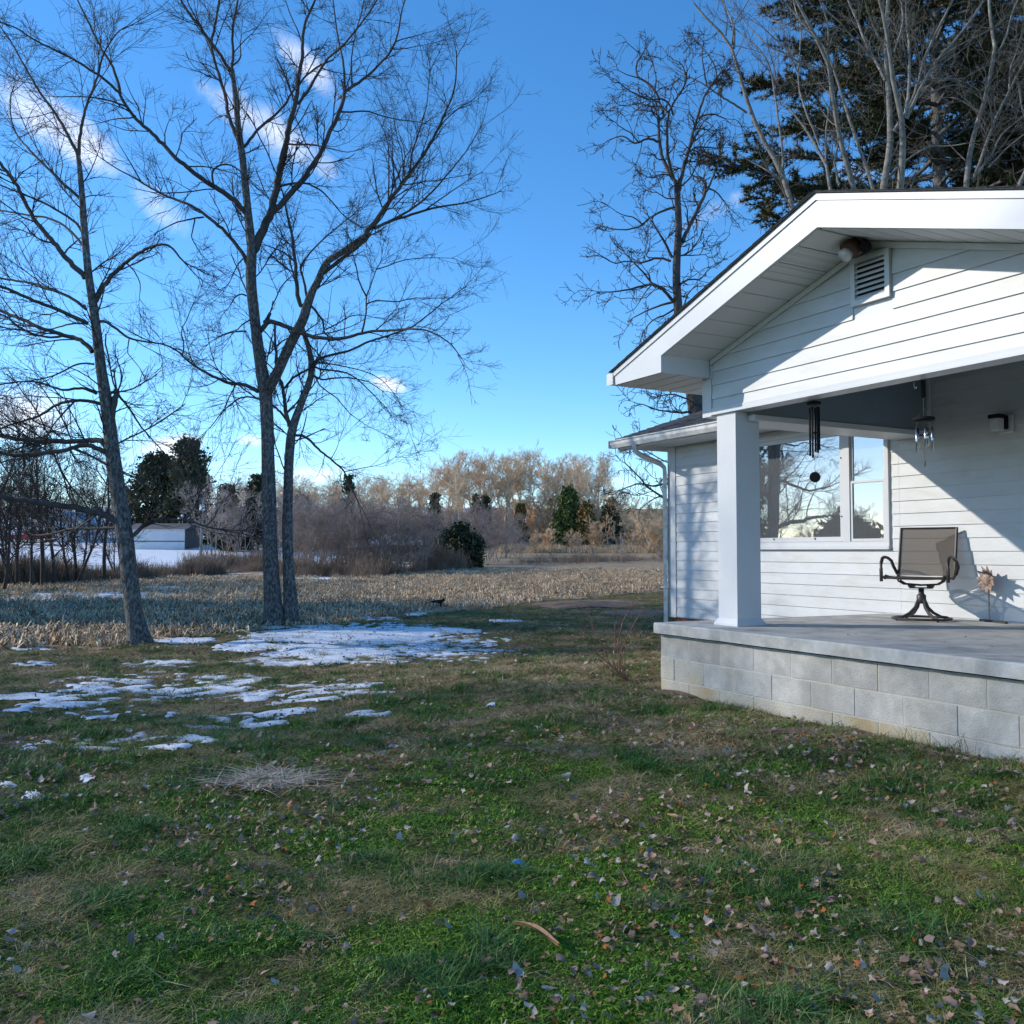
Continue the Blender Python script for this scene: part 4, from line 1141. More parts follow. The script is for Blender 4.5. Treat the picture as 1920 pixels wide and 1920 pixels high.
# leaning maple at the lawn's edge
t1 = Traced('leaning_maple', 'bare maple with a leaning dark trunk, leftmost of the lawn trees', gpt(266, 1206)[1], (266, 1206), 21)
t1.trunk([(265, 1212, 48), (261, 1196, 41), (256, 1175, 34), (251, 1140, 31), (243, 1080, 30), (235, 1010, 30), (226, 950, 29), (218, 900, 27.5), (210, 840, 25.5), (204, 790, 24), (197, 740, 22), (190, 700, 19), (184, 650, 17.5), (178, 600, 16.5), (172, 560, 15), (166, 520, 14), (162, 480, 13), (158, 430, 13), (155, 380, 11.5), (152, 340, 10), (149, 310, 9), (147, 293, 8)], 0)
for s_, w0, w1, sl in (
    ("147,293 130,260 115,230 95,200 75,175 55,140 35,105 20,75 0,50", 7, 2, .2), ("147,293 150,255 157,215 165,190 175,165 185,140 190,110 205,80 225,55 237,50", 7, 2, -.3),
    ("150,372 118,345 100,325 82,308 62,288 45,270 30,252 21,225 19,207 19,180 27,162", 6, 2, .5), ("152,430 140,415 112,397 87,382 62,372 50,367 25,357 0,347 -30,335", 5, 2.5, -.5),
    ("155,460 140,440 120,422 100,412 82,405 62,406 37,400 0,395 -40,385", 5, 2.5, .6),
    ("160,522 155,515 135,495 117,475 100,452 82,435 65,412 50,387 37,357 27,340 12,320 0,305 -20,285 -45,250", 11, 5, -.2),
    ("162,580 140,562 117,550 87,540 65,532 40,527 15,525 0,522 -40,510", 6, 3.5, .5), ("165,607 135,592 107,580 80,570 60,562 37,552 15,542 0,537 -50,515", 8, 5, -.5),
    ("173,660 160,642 145,634 120,629 100,622 75,615 50,602 25,592 0,582 -40,560", 9, 5, .3), ("120,629 97,634 70,629 50,621 30,610 15,595 2,590", 5, 3, -.6),
    ("165,607 140,606 120,610 95,618 75,625", 4, 2, .8), ("176,683 155,680 140,684 117,697 100,705 70,712 40,716", 4, 2, .4), ("181,738 165,730 150,727 130,731 110,731 90,722 65,715 32,716", 6, 2.5, -.5),
    ("187,757 160,751 140,751 120,754 100,762 80,776 60,786 37,790 10,800 -20,812", 7, 3, .2), ("140,752 128,765 112,782 98,800 88,820", 4, 2, .5), ("200,840 192,827 170,826 140,829 110,827 82,826 50,826 25,822 0,817 -40,812", 11, 7, .4),
    ("206,854 185,840 160,834 135,840 110,847 80,850 50,852 25,855 0,847 -40,840", 10, 6, -.3), ("135,840 155,848 178,858 200,872", 5, 4, .1), ("110,829 75,830 45,836 20,848 0,842", 5, 3, .7),
    ("224,985 206,969 183,962 156,956 128,949 103,946 80,945 57,938 27,935 0,931 -50,925", 13, 9, -.35), ("222,990 195,990 165,992 140,990 110,997 85,1004 60,1003", 6, 3, .6),
    ("175,568 185,552 197,532 215,510 235,492 257,477 277,465 295,459 312,457 325,467 337,482 352,498", 10, 3, -.3), ("235,492 247,502 258,518 264,535 262,550", 3, 1.5, .4),
    ("184,604 197,602 212,612 225,622 240,634 262,639 282,642 307,645 330,655", 6, 2, .4), ("242,636 240,650 239,662 250,675 262,690", 2.5, 1.2, .2),
    ("207,785 213,765 217,748 219,732", 12, 11, .1), ("219,735 228,748 240,762 250,777 262,797 277,815 300,840", 5, 2, .3), ("212,775 225,768 240,763", 3, 2, 0), ("216,735 205,737 198,735", 7, 4, -.6),
    ("244,1010 257,997 270,985 286,976 305,973 328,975 348,974 367,981 385,987 408,992", 9, 3, -.3), ("348,974 358,962 366,950 372,938", 4, 2, .3), ("385,987 400,975 408,955 415,945", 3, 1.5, .3),
    ("225,940 212,925 195,900 180,880", 4, 2, .8)):
    t1.limb(run(s_), w0, w1, sl)
t1.build(M['bark'], M['branch'], M['twig'], LV, 16)

# twin-trunked maple in the middle
t2 = Traced('twin_trunk_maple', 'tall bare maple with two trunks joined at the base beside the snow', gpt(525, 1172)[1], (530, 1170), 33)
t2.trunk([(516, 1180, 46), (515, 1165, 40), (514, 1145, 34), (511, 1110, 31), (508, 1050, 28), (506, 1000, 26.5), (505, 940, 25.5), (503, 880, 24.5), (502, 820, 24), (500, 770, 24), (498, 735, 26), (492, 700, 21.5), (485, 660, 20), (480, 620, 19), (475, 575, 19), (470, 530, 19), (470, 500, 18.5), (473, 472, 19.5), (470, 450, 17), (467, 420, 15), (463, 380, 14), (459, 340, 13), (455, 300, 12.5), (450, 265, 12), (446, 235, 11), (443, 195, 10), (439, 160, 9), (435, 130, 8)], 0)
t2.trunk([(547, 1178, 33), (546, 1155, 28), (546, 1125, 26), (542, 1080, 21), (540, 1030, 19.5), (539, 980, 19), (540, 930, 18), (541, 880, 17.5), (543, 840, 17), (546, 810, 18), (553, 785, 14), (563, 762, 13), (574, 730, 13), (586, 703, 12), (584, 678, 11), (579, 651, 10), (572, 632, 9), (566, 612, 8)], .05)
t2.trunk([(500, 735, 22), (508, 722, 21), (522, 697, 19), (535, 665, 19), (552, 630, 19), (568, 600, 18), (576, 570, 17), (584, 548, 14), (598, 524, 13), (603, 508, 13), (611, 491, 12), (638, 475, 11), (665, 456, 10.5), (687, 440, 10)], -.25)
for s_, w0, w1, sl in (
    ("435,130 437,105 435,60 440,30 445,7 448,-20 450,-60", 6, 3, .1), ("433,135 422,117 410,97 390,72 372,47 355,25 340,2 325,-25 310,-60", 7, 3, -.3), ("437,122 448,115 452,103 450,85 453,65", 3.5, 1.5, .6),
    ("448,268 435,237 427,207 422,175 410,140 400,107 395,85 400,60 410,12 413,-15 418,-50", 8, 3, .3), ("395,85 380,55 365,30 350,0 345,-30", 4, 2, -.4), ("400,107 385,72 378,52", 3, 1.5, .5),
    ("474,470 477,460 493,433 507,401 515,366 523,325 531,292 539,260 542,233 553,200 558,168 561,135 566,108 568,68 572,40 588,8 600,-30", 18, 3.5, -.15), ("568,90 560,60 545,30 535,0 528,-30", 3, 1.5, .4),
    ("509,400 528,382 547,360 566,339 582,317 599,292 615,257 631,222 645,187 647,171", 12, 7, .25), ("647,171 645,135 645,119 637,89 631,54 626,16 623,-10 618,-50", 5, 2, .3), ("647,171 669,157 691,141 715,116 731,100 742,78 750,43 753,19 760,0 768,-35", 6, 2, -.2),
    ("660,160 658,120 662,85 668,55 680,20 685,-15", 3.5, 1.5, .6), ("742,78 760,72 780,67 805,60", 2.5, 1, .3), ("735,92 755,92 780,87 808,82", 2.5, 1, -.4),
    ("558,195 580,168 596,138 612,111 637,92 658,68 680,41 699,14 715,-15", 6, 2.5, -.5), ("458,275 474,255 493,233 512,219 534,198 547,173 561,157 575,140 600,122 625,112", 6, 3, .5),
    ("539,270 560,272 583,270 605,275 625,280 650,286 665,283", 4, 1.5, -.4), ("640,210 660,210 685,207 715,217 745,224 780,228 800,232", 3.5, 1.5, .5), ("523,350 540,345 560,342 580,345 600,355 620,375 640,400", 5, 2, .4),
    ("463,402 447,382 425,365 397,347 370,330 350,312 327,295 307,272 282,247 252,220 235,197 225,175 205,157 185,140 160,125 140,112 115,100 85,85 55,70 32,52 0,42", 11, 2.5, -.25),
    ("225,175 222,155 215,135 207,117 195,100 182,75 170,50 160,30 145,0 135,-20", 6, 2.5, .3), ("237,200 217,192 200,187 175,182 140,181 100,182", 3.5, 1.5, -.5), ("310,272 308,255 312,238 318,225", 3, 1.2, .5),
    ("400,347 397,330 400,317 412,309 430,308 448,318 455,328", 4.5, 2.5, .2), ("350,312 358,312 385,312 412,318 440,325", 3, 1.5, .6), ("250,220 240,222 225,222 205,225 190,230", 3, 1.5, .4),
    ("464,495 455,475 440,455 420,432 400,415 382,400 362,387 332,375 305,365 282,352 265,342 250,332 225,320 212,312 195,300", 8, 2, .3), ("382,407 360,410 330,417 305,430 295,435", 3.5, 2, -.3), ("365,410 362,430 358,445 370,465 380,480", 3, 1.2, .5), ("265,342 250,315 235,290 222,268", 3, 1.2, .2),
    ("484,734 465,724 454,719 435,720 416,713 400,707 390,700 362,685 345,670 335,660 312,647 287,642 262,632", 8, 2, -.3), ("342,665 346,645 338,620 350,600 360,575", 3, 1.2, .4), ("484,748 467,743 449,746 430,760 413,776 400,795 385,810", 4, 1.5, .4), ("440,722 436,740 440,750", 3, 2, 0),
    ("462,622 445,621 430,624 410,632 395,640", 3.5, 1.5, .3), ("468,600 455,608 445,618", 3, 2, -.4), ("462,555 450,550 440,558 430,575", 3.5, 1.5, -.3), ("462,480 455,485 445,497 430,530", 3, 1.5, .4),
    ("485,625 491,615 500,603 519,604 538,613 552,619 568,627 590,632 617,635 644,635 671,627 692,621 725,620 760,617 793,617 820,627 847,646 866,673", 10, 2, -.5), ("497,605 503,595 506,588", 9, 6, .2), ("515,605 516,640 518,665 520,690", 4, 5, .1),
    ("679,622 686,592 687,556 698,527 705,505 715,490", 4, 1.5, .2), ("687,556 673,529 668,500 661,475", 3.5, 2, -.4), ("687,570 706,563 747,566 774,558 806,559 844,559", 3, 1.2, .3), ("705,505 730,498 755,487 800,483 850,484", 2.5, 1, -.2),
    ("580,570 590,580 605,600 608,625 615,630", 5, 3, .6), ("610,618 632,608 655,592 680,590 700,595", 3, 1.2, .5),
    ("687,440 677,444 704,417 718,393 745,357 769,325 796,287 818,249 834,214 851,176 856,135 856,95", 10, 2, -.1), ("702,428 740,412 769,403 799,393 840,385 880,379 921,366 940,358", 6.5, 1.5, .5), ("726,417 772,393 805,366 832,336 859,303 880,276 902,236", 5, 1.5, -.4),
    ("606,512 636,489 660,470 682,453 695,438", 8, 6, .1), ("728,385 729,340 729,300 728,265 715,235", 3.5, 1.5, .4), ("769,325 770,290 785,250 800,200 805,150 806,120", 3.5, 1.2, .2), ("760,340 757,315 760,285 750,255", 3, 1.2, -.5), ("818,249 830,230 845,215 865,200 890,185", 3, 1.2, .3), ("799,393 830,370 860,350 890,330 905,322", 3, 1.2, .6),
    ("575,575 562,575 557,540 554,494 552,480 548,440 545,428 537,393 530,360", 9, 3, .4), ("575,555 570,525 562,503 575,480 590,465 615,440 640,420 665,400", 5, 1.5, -.4), ("552,490 535,475 515,465 498,460", 4, 2, .5),
    ("543,800 535,770 533,743 530,724 525,711 520,700", 9, 5, .1), ("534,728 546,711 562,700 579,692", 5, 4, -.2), ("537,775 547,765 552,760", 5, 5, .2), ("528,695 524,680 518,665 512,640 500,625", 4, 2, -.5), ("540,790 525,772 512,760", 5, 4, .3),
    ("586,686 600,670 625,665 657,657 692,640 725,630 752,621 774,613 801,592 833,565 845,558", 5.5, 2, .3), ("588,687 606,694 630,694 652,700 671,711 698,738 725,765 735,782", 4, 1.3, -.3), ("588,705 606,713 630,708 657,708 690,715 720,735", 4, 1.3, .5), ("590,680 620,682 650,688 690,697 720,715 745,745", 3, 1.2, .2),
    ("553,816 568,816 581,825 595,841 606,849 625,865 644,881 657,911 673,944", 5.5, 2, .2), ("565,816 562,830", 2.5, 1.5, 0), ("644,885 680,877 715,872 742,857", 2, .8, .3), ("620,862 632,840 638,820", 1.8, .8, .2), ("590,703 600,725 630,745 655,775 690,800", 3, 1, .5)):
    t2.limb(run(s_), w0, w1, sl)
t2.build(M['bark'], M['branch'], M['twig'], [dict(LV[0], dens=3.7, len=1.05), LV[1], dict(LV[2], n=4.6)], 16)

# catalpa behind the house with its hanging pods
t3 = Traced('catalpa_tree', 'bare catalpa with crooked limbs and hanging pods behind the porch roof', 22.0, (1322, 960), 45)
t3.trunk([(1330, 1090, 46), (1322, 960, 42), (1316, 860, 38), (1309, 780, 34), (1300, 735, 29), (1288, 680, 24), (1277, 630, 20), (1271, 590, 17), (1270, 560, 16), (1267, 513, 15), (1270, 466, 14), (1273, 419, 13), (1270, 372, 12), (1269, 347, 11)], 0)
C6 = lambda t: run(t, 1100, 60, 3.2)
for t_, w0, w1, sl in (
    ("540,920 500,850 450,750 430,620 430,540 470,500 430,400 410,340 360,300 300,270 290,200 330,140", 8, 3, .2), ("520,880 490,780 480,640 485,500 510,440 590,330 600,240", 7, 3, -.4), ("430,640 430,540 425,500", 4, 3, .3),
    ("555,940 590,780 630,640 660,520 700,400 740,330 780,270 820,230", 8, 3, .3), ("660,520 700,500 760,490 830,520", 4, 2, -.3), ("620,720 650,690 720,690 790,700 830,670", 4, 2, .5), ("720,320 705,230 690,150 700,80", 3.5, 1.5, -.2), ("780,270 770,200 720,120 660,60 620,20", 3, 1.5, .4),
    ("575,1260 610,1180 660,1080 710,970 715,900", 8, 6, .3), ("715,960 735,930 745,900 770,840 790,790", 5, 2, -.3), ("735,940 780,960 820,1010 850,1050", 3.5, 1.5, .4), ("560,930 600,900 640,850 690,720", 3.5, 1.5, -.6),
    ("525,1050 440,1080 370,1120 330,1160 310,1170 220,1190 150,1180 110,1170", 5, 2, .3), ("330,1150 280,1110 220,1100 180,1080", 3, 1.5, -.3), ("515,1355 470,1260 430,1200 400,1150", 6, 3, -.3), ("505,1375 430,1350 330,1390 250,1370 170,1390 130,1370", 5, 2, .2),
    ("525,1620 460,1540 380,1510 280,1540 170,1560 80,1560", 7, 2, -.2), ("470,1545 380,1500 340,1440 290,1390 230,1330", 5, 2, .4), ("520,1620 440,1640 340,1680 270,1720", 5, 2, .5), ("530,1660 470,1700 400,1720 360,1770", 4, 2, -.4), ("430,660 390,640 350,640 320,660 280,670 220,620 150,640", 5, 2, .3), ("310,660 260,600 200,570 170,540", 3, 1.5, -.4),
    ("520,500 500,430 450,400 380,410 310,380 250,350 190,300", 4, 2, -.3), ("575,1500 620,1480 680,1490 720,1440", 4, 1.5, .4), ("570,1340 640,1340 710,1335", 3, 1.5, .2), ("485,480 440,440 400,450 330,430 240,440", 4, 1.5, .5), ("545,1000 480,1000 420,960 390,960", 3, 1.5, .3), ("500,860 450,850 380,880 330,850", 3, 1.5, -.5), ("410,345 420,280 400,200", 3, 1.5, .3), ("310,275 250,260 190,230", 2.5, 1.2, -.2)):
    t3.limb(C6(t_), w0, w1, sl)
for t_, w0, w1, sl in (("1308,765 1285,775 1255,772 1230,768 1205,758", 5, 2, -.5), ("1306,755 1280,745 1262,738 1240,742", 4, 2, -.3), ("1318,900 1290,935 1262,945 1240,930 1215,915 1195,890 1172,868", 7, 2, -.6), ("1318,880 1290,900 1255,905 1225,912 1200,905 1180,912 1160,920", 5, 2, -.4), ("1316,860 1280,870 1250,868 1220,850 1195,838", 4, 1.5, -.4), ("1240,930 1225,935 1205,950", 3, 1.5, -.2)):
    t3.limb(run(t_), w0, w1, sl)
LC = [dict(dens=3.5, len=.95, ang=52, pts=7, trop=.15, wig=.30, rm=.55, rmin=.010, rmax=.024), dict(n=4.6, len=.5, ang=48, pts=5, trop=.10, wig=.30, rm=.75, rmin=.0075), dict(n=2.0, len=.5, ang=45, pts=4, trop=.25, wig=.25, rm=.85, rmin=.0065)]
t3.build(M['branch'], M['branch'], M['twig'], LC, 12)
tips = t3.tips[:, -1]; sel = rng.choice(len(tips), 150, replace=False)
pp = []
for p in tips[sel]:
    L = rng.uniform(.22, .42); d = rng.normal(0, .03, 2)
    pp.append([p, p + [d[0], d[1], -L * .35], p + [d[0] * .5, d[1] * .5, -L * .7], p + [-d[0] * .3, -d[1], -L]])
V, F = tubes(np.array(pp), np.full((150, 4), .0065), 3)
link('seed_pods', mesh_np('seed_pods', V - t3.base, F, M['twig']), t3.root, kind='stuff')

# pale-barked bare trees behind the roof
C7 = lambda t: run(t, 1340, 0, 3.31)
LP = [dict(dens=2.2, len=1.5, ang=36, pts=7, trop=.30, wig=.14, rm=.5, rmin=.0075, rmax=.022), dict(n=4.6, len=.55, ang=40, pts=5, trop=.15, wig=.18, rm=.7, rmin=.0058), dict(n=2.4, len=.5, ang=40, pts=4, trop=.1, wig=.2, rm=.8, rmin=.0048)]
def pale(label, Y, stems, limbs, seed):
    x, y = C7(stems[0][0])[0]
    t = Traced('pale_bark_tree', label, Y, (x, y), seed, 'bare trees behind the house')
    for s_, w0, w1, sl in stems:
        q = C7(s_)
        d = np.array(q[0]) - np.array(q[1]); d = d / np.linalg.norm(d)
        b = np.array(q[0]) + d * 60; g = at(b[0], 1095, Y)     # carry the stem down to the ground behind the house
        t.trunk([(b[0] + d[0] * 150, 1090, w0 * 1.5), (b[0] + d[0] * 60, b[1] + 260, w0 * 1.3), (b[0], b[1] + 20, w0 * 1.1)] + [(x_, y_, w0 + (w1 - w0) * i / (len(q) - 1)) for i, (x_, y_) in enumerate(q)], sl)
    for s_, w0, w1, sl in limbs: t.limb(C7(s_), w0, w1, sl)
    t.build(M['palebark'], M['palebark'], M['paletwig'], LP, 9, flare=False)
pale('pale bare tree leaning left above the left end of the porch roof', 23.0, [("485,1300 440,1130 370,980 300,870 240,750 200,620 160,490 130,370 110,280 70,220 0,170 -60,110 -130,20", 9.5, 3.5, .1)],
     [("200,700 130,650 60,610 0,570 -70,520 -150,480", 4.5, 2, -.3), ("120,300 125,180 95,90 50,20 30,-60", 4.5, 2, .4), ("430,1110 420,930 400,770 375,600 350,430 300,320 200,240 130,180", 5, 2, .5), ("375,600 380,450 340,330 330,260", 3, 1.5, -.2), ("110,280 115,150 190,40 230,-40", 3.5, 1.5, -.4),
      ("420,1120 330,1060 240,1010 160,970 100,900", 3.5, 1.5, .3), ("70,220 80,110 60,20", 3, 1.5, 0)], 51)
pale('slim pale bare tree with two crossing stems left of the pine trunk', 24.5, [("720,1185 690,1000 640,920 570,800 480,680 440,640", 6.5, 3, .3), ("860,1150 820,1020 780,880 750,720 730,580 720,460 690,330 620,220 560,110 510,0 470,-80", 10, 4.5, -.1)],
     [("690,1000 690,780 720,650 715,520", 4.5, 3, -.2), ("775,1150 740,1020 770,890 760,790", 5, 3, .4), ("650,900 590,750 530,590 515,450 530,310 540,160 500,60 480,-40", 4.5, 2, .3), ("720,460 700,350 710,230 695,100 650,0", 5, 2.5, -.4), ("530,400 440,330 330,290 250,200 170,120", 3.5, 1.5, .3), ("515,450 450,300 360,230 300,170", 3, 1.5, -.3), ("610,200 520,170 440,150 340,120", 3, 1.5, .5)], 52)
pale('thin dark bare tree crossing in front of the pine', 22.0, [("985,1170 940,1030 890,900 840,760 780,560 740,420 690,300 600,200 520,120 440,20", 6.5, 3, .15)],
     [("850,790 790,800 720,760 660,680", 3, 1.5, .3), ("940,1030 980,900 1030,780 1060,700", 3, 1.5, -.2), ("740,420 620,420 520,380", 3, 1.5, .4)], 53)
pale('largest pale bare tree with forked grey trunks in front of the pine', 24.0, [("1045,1170 1070,1040 1095,880 1090,740 1080,600 1070,450 1060,300 1065,170 1070,50 1080,-60", 12.5, 6, .1), ("1150,1160 1170,1000 1170,850 1170,740 1130,620 1100,480 1090,350 1075,200 1040,80 1010,-50", 13.5, 5, -.15)],
     [("1180,740 1200,600 1210,450 1210,300 1190,150 1190,30 1185,-60", 7, 3.5, .3), ("1110,820 1200,680 1260,540 1290,400 1340,270 1400,150 1470,20 1500,-60", 8, 3.5, -.3), ("1190,740 1270,560 1370,380 1500,240 1600,110 1660,20 1700,-50", 6.5, 3, .4),
      ("1060,500 1000,380 940,280 900,170 840,30 810,-50", 6, 3, .2), ("1080,1100 1160,1020 1250,950 1340,905 1450,910 1560,890", 4.5, 2, -.4), ("1000,380 880,260 780,140 690,60", 4, 2, -.3), ("1290,500 1400,490 1540,490 1640,430 1720,400", 3.5, 1.5, .3), ("1060,300 1000,200 960,100 930,0", 4, 2, -.4), ("1300,600 1420,540 1520,520 1620,570", 3, 1.5, .2), ("1370,380 1480,300 1600,240 1720,180", 3.5, 1.5, -.3), ("1110,330 1150,220 1170,120 1160,20", 4, 2, .4)], 54)
pale('pale bare tree with upright limbs at the right edge of the roof', 23.5, [("1560,1165 1570,1040 1590,900 1620,790 1670,650 1710,470 1750,350 1730,250 1710,150 1710,50 1700,-50", 10, 4.5, .1)],
     [("1600,1130 1640,1020 1690,880 1740,740 1800,620 1850,520 1900,420 1960,330", 6.5, 3, -.2), ("1590,1120 1700,990 1790,820 1920,720 2000,650", 4.5, 2, .3), ("1700,1040 1800,930 1920,830 2000,780", 4, 2, -.4), ("1755,340 1820,200 1840,90 1880,0", 4.5, 2, .3), ("1650,700 1560,640 1480,600 1380,610", 3.5, 1.5, .4), ("1670,650 1640,560 1560,510 1500,500", 3, 1.5, -.3), ("1830,560 1830,430 1870,330 1900,230", 3.5, 1.5, .2), ("1560,1000 1480,920 1420,860", 2.5, 1.2, .3)], 55)
pale('pale bare tree cut by the right edge behind the roof', 25.0, [("1880,1160 1920,1090 1985,960 2050,800 2100,600 2120,400 2110,200 2100,0", 8.5, 4, .1)],
     [("1985,960 1940,800 1900,640 1880,480", 4.5, 2, .3), ("2050,800 1990,640 1960,460 1940,280", 4.5, 2, -.3), ("2100,600 2020,420 1980,220 1960,40", 4.5, 2, .2)], 56)

# ------------------------------------------------------------------ evergreens
def flakes(P, size, rg, up=.3, aspect=.5):
    """one small leaf-shaped triangle pair at every point"""
    n = len(P)
    d = norm(rg.normal(size=(n, 3)) + np.array([0, 0, up])); e = norm(np.cross(d, rg.normal(size=(n, 3))))
    s = (size * rg.uniform(.5, 1.4, n))[:, None]
    V = np.stack([P - d * s * .5, P + e * s * aspect * .5, P + d * s * .5, P - e * s * aspect * .5], 1).reshape(-1, 3)
    return V, np.arange(4 * n).reshape(-1, 4)
def needles(P, D, per, length, width, rg):
    n = len(P); P = np.repeat(P, per, 0); D = np.repeat(D, per, 0); m_ = len(P)
    d = norm(D * .9 + rg.normal(size=(m_, 3)) * .75); e = norm(np.cross(d, rg.normal(size=(m_, 3))))
    L = (length * rg.uniform(.6, 1.2, m_))[:, None]
    V = np.stack([P - e * width * .5, P + e * width * .5, P + d * L], 1).reshape(-1, 3)
    return V, np.arange(3 * m_).reshape(-1, 3)
def make_pine(loc, h, label):
    root = thing('white_pine', label, 'tree', loc)
    tp = np.array([[0, 0, -.4], [.1, 0, h * .3], [.0, .1, h * .65], [.1, 0, h]])
    V, F = tubes(resample(tp, 12)[None], np.linspace(.42, .05, 12)[None], 12); link('trunk', mesh_np('trunk', V, F, M['bark'], True), root)
    br, rr = [], []
    z = 3.2
    while z < h - .5:
        nb = rng.integers(4, 7); L0 = np.interp(z / h, [0, .25, .5, .72, .88, 1], [4.5, 6.6, 8.0, 6.6, 3.8, .8])
        for a in np.arange(nb) * 2 * math.pi / nb + rng.uniform(0, 6):
            L = L0 * rng.uniform(.65, 1.15); t = np.linspace(0, 1, 8)
            x = L * t; zz = z + rng.uniform(-.3, .3) + L * (-.02 * t + .16 * t ** 2.2) + rng.normal(0, .03, 8).cumsum() * .5
            a_ = a + rng.normal(0, .03, 8).cumsum()
            br.append(np.stack([x * np.cos(a_), x * np.sin(a_), zz], 1)); rr.append(np.linspace(.05 + L * .006, .012, 8))
        z += rng.uniform(.55, .95)
    br = np.array(br); rr = np.array(rr)
    Lb = np.linalg.norm(np.diff(br, axis=1), axis=2).sum(1)
    s1, r1 = grow(br, rr, (Lb * 8.5).astype(int), .22, 1.0, 52, 12, 1.3, 5, .25, .12, .5, .4, .008, .35)
    flat = s1[:, :1]; s1 = np.concatenate([flat, flat + (s1[:, 1:] - flat) * np.array([1, 1, .55])], 1)
    V, F = merge([tubes(br, rr, 5), tubes(s1, r1, 3)]); link('branches', mesh_np('branches', V, F, M['bark']), root, kind='stuff')
    k = s1.shape[1]; t = np.linspace(.25, 1, 6); Ps, Ds = [], []
    for tt in t:
        f = tt * (k - 1); i = min(int(f), k - 2); q = s1[:, i] * (1 - (f - i)) + s1[:, i + 1] * (f - i); Ps.append(q); Ds.append(norm(s1[:, i + 1] - s1[:, i]) + np.array([0, 0, .25]))
    P, D = np.concatenate(Ps), np.concatenate(Ds)
    V, F = needles(P, D, 14, .25, .044, rng)
    link('crown', mesh_np('crown', V, F, M['needle']), root)
    return root
def make_cedar_mesh(h, r, n, seed, shape='cone', size=.16):
    rg = np.random.default_rng(seed)
    nb = int(n / 38)
    t = rg.uniform(.02, 1, nb) ** .9; a = rg.uniform(0, 2 * math.pi, nb)
    if shape == 'cone': prof = np.interp(t, [0, .12, .35, .7, 1], [.75, 1, .9, .5, .06])
    elif shape == 'egg': prof = np.interp(t, [0, .2, .55, .8, 1], [.8, 1, .95, .7, .15])
    else: prof = np.interp(t, [0, .25, .5, .75, .92, 1], [.9, 1, 1.0, .85, .55, .2])
    lob = 1 + .20 * np.sin(3 * a + 9 * t) + .14 * np.sin(5 * a - 14 * t)
    rad = r * prof * lob * np.sqrt(rg.uniform(.25, 1, nb))
    C = np.stack([rad * np.cos(a), rad * np.sin(a), t * h], 1)
    m_ = 38
    P = np.repeat(C, m_, 0); sp = (.11 * r + .12) * np.array([1, 1, .8])
    out = norm(np.stack([np.cos(a), np.sin(a), np.full(nb, .55)], 1))
    P = P + rg.normal(size=P.shape) * sp + np.repeat(out, m_, 0) * rg.uniform(-.2, .5, (len(P), 1)) * (.2 * r)
    P[:, 2] = np.clip(P[:, 2], .05, None)
    return flakes(P, size, rg, .5, .55)
def cedar(name, label, loc, h, r, n, seed, shape, m, size=.16, group=None, trunk=True):
    root = thing(name, label, 'tree', loc, 0, group)
    V, F = make_cedar_mesh(h, r, n, seed, shape, size); link('crown', mesh_np('crown', V, F, m), root)
    if trunk:
        V, F = tubes(np.array([[[0, 0, -.3], [0, 0, h * .4], [0, 0, h * .85]]]), np.array([[.03 * h, .02 * h, .006 * h]]) * .8, 7); link('trunk', mesh_np('trunk', V, F, M['bark']), root)
    return root
p = at(1775, 1033, 33.0)
make_pine((p[0], p[1], float(ground_z(p[0], p[1]))), 29.0, 'large dark green pine with layered boughs rising behind the porch roof')
p = at(1985, 1033, 37.0)
make_pine((p[0], p[1], float(ground_z(p[0], p[1]))), 24.0, 'second dark pine cut by the right edge behind the pale trees')

# ------------------------------------------------------------------ bare trees of the background: a few grown once, then copied
def bare_proto(name, h, spread, seed, bark, twig, stems=1, dens=1.0, tw=.012, first=.28, r0=.014, lv=3, lean=.06, ang=40, tl=.5):
    global rng
    keep = rng; rng = np.random.default_rng(seed)
    root = thing(name, 'bare tree', 'tree', (0, 0, -50))
    TR, TRr = [], []
    for s in range(stems):
        a = rng.uniform(0, 6.28); ln = lean if stems == 1 else rng.uniform(.12, .42)
        p = np.array([rng.normal(0, .12), rng.normal(0, .12), -.3]) if stems > 1 else np.array([0, 0, -.3]); pts = [p]; d = norm(np.array([math.cos(a) * ln, math.sin(a) * ln, 1.0]))
        hh = h * (1 if s == 0 else rng.uniform(.65, 1)) * .88
        for k in range(11):
            d = norm(d + rng.normal(0, .055, 3) + np.array([0, 0, .05])); p = p + d * hh / 11; pts.append(p)
        TR.append(np.array(pts)); TRr.append(np.linspace(1, .16, 12) * h * r0 / (stems ** .35))
    T = np.array(TR); Tr = np.array(TRr)
    V, F = tubes(T, Tr, 7); tm = link('trunk', mesh_np('trunk', V, F, bark, True), root)
    b1, q1 = grow(T, Tr, np.full(stems, int(20 * dens / stems ** .5)), first, 1.0, ang, 12, h * spread, 7, .45, .12, .55, .3, tw * 1.5, tl)
    b2, q2 = grow(b1, q1, np.full(len(b1), int(7 * dens)), .2, 1.0, 38, 12, h * spread * .42, 5, .3, .15, .6, .4, tw * 1.1, .4)
    b3, q3 = grow(b2, q2, np.full(len(b2), 4), .15, 1.0, 36, 12, h * spread * .2, 4, .2, .16, .7, .5, tw * .85, .3)
    parts = [tubes(b2, q2, 3), tubes(b3, q3, 3)]
    if lv > 3:
        b4, q4 = grow(b3, q3, np.full(len(b3), 3), .2, 1.0, 34, 12, h * spread * .11, 3, .1, .16, .8, .6, tw * .7, .3); parts.append(tubes(b4, q4, 3))
    V, F = tubes(b1, q1, 5); link('branches', mesh_np('branches', V, F, bark), root, kind='stuff')
    V, F = merge(parts); link('crown', mesh_np('crown', V, F, twig), root)
    rng = keep
    return root
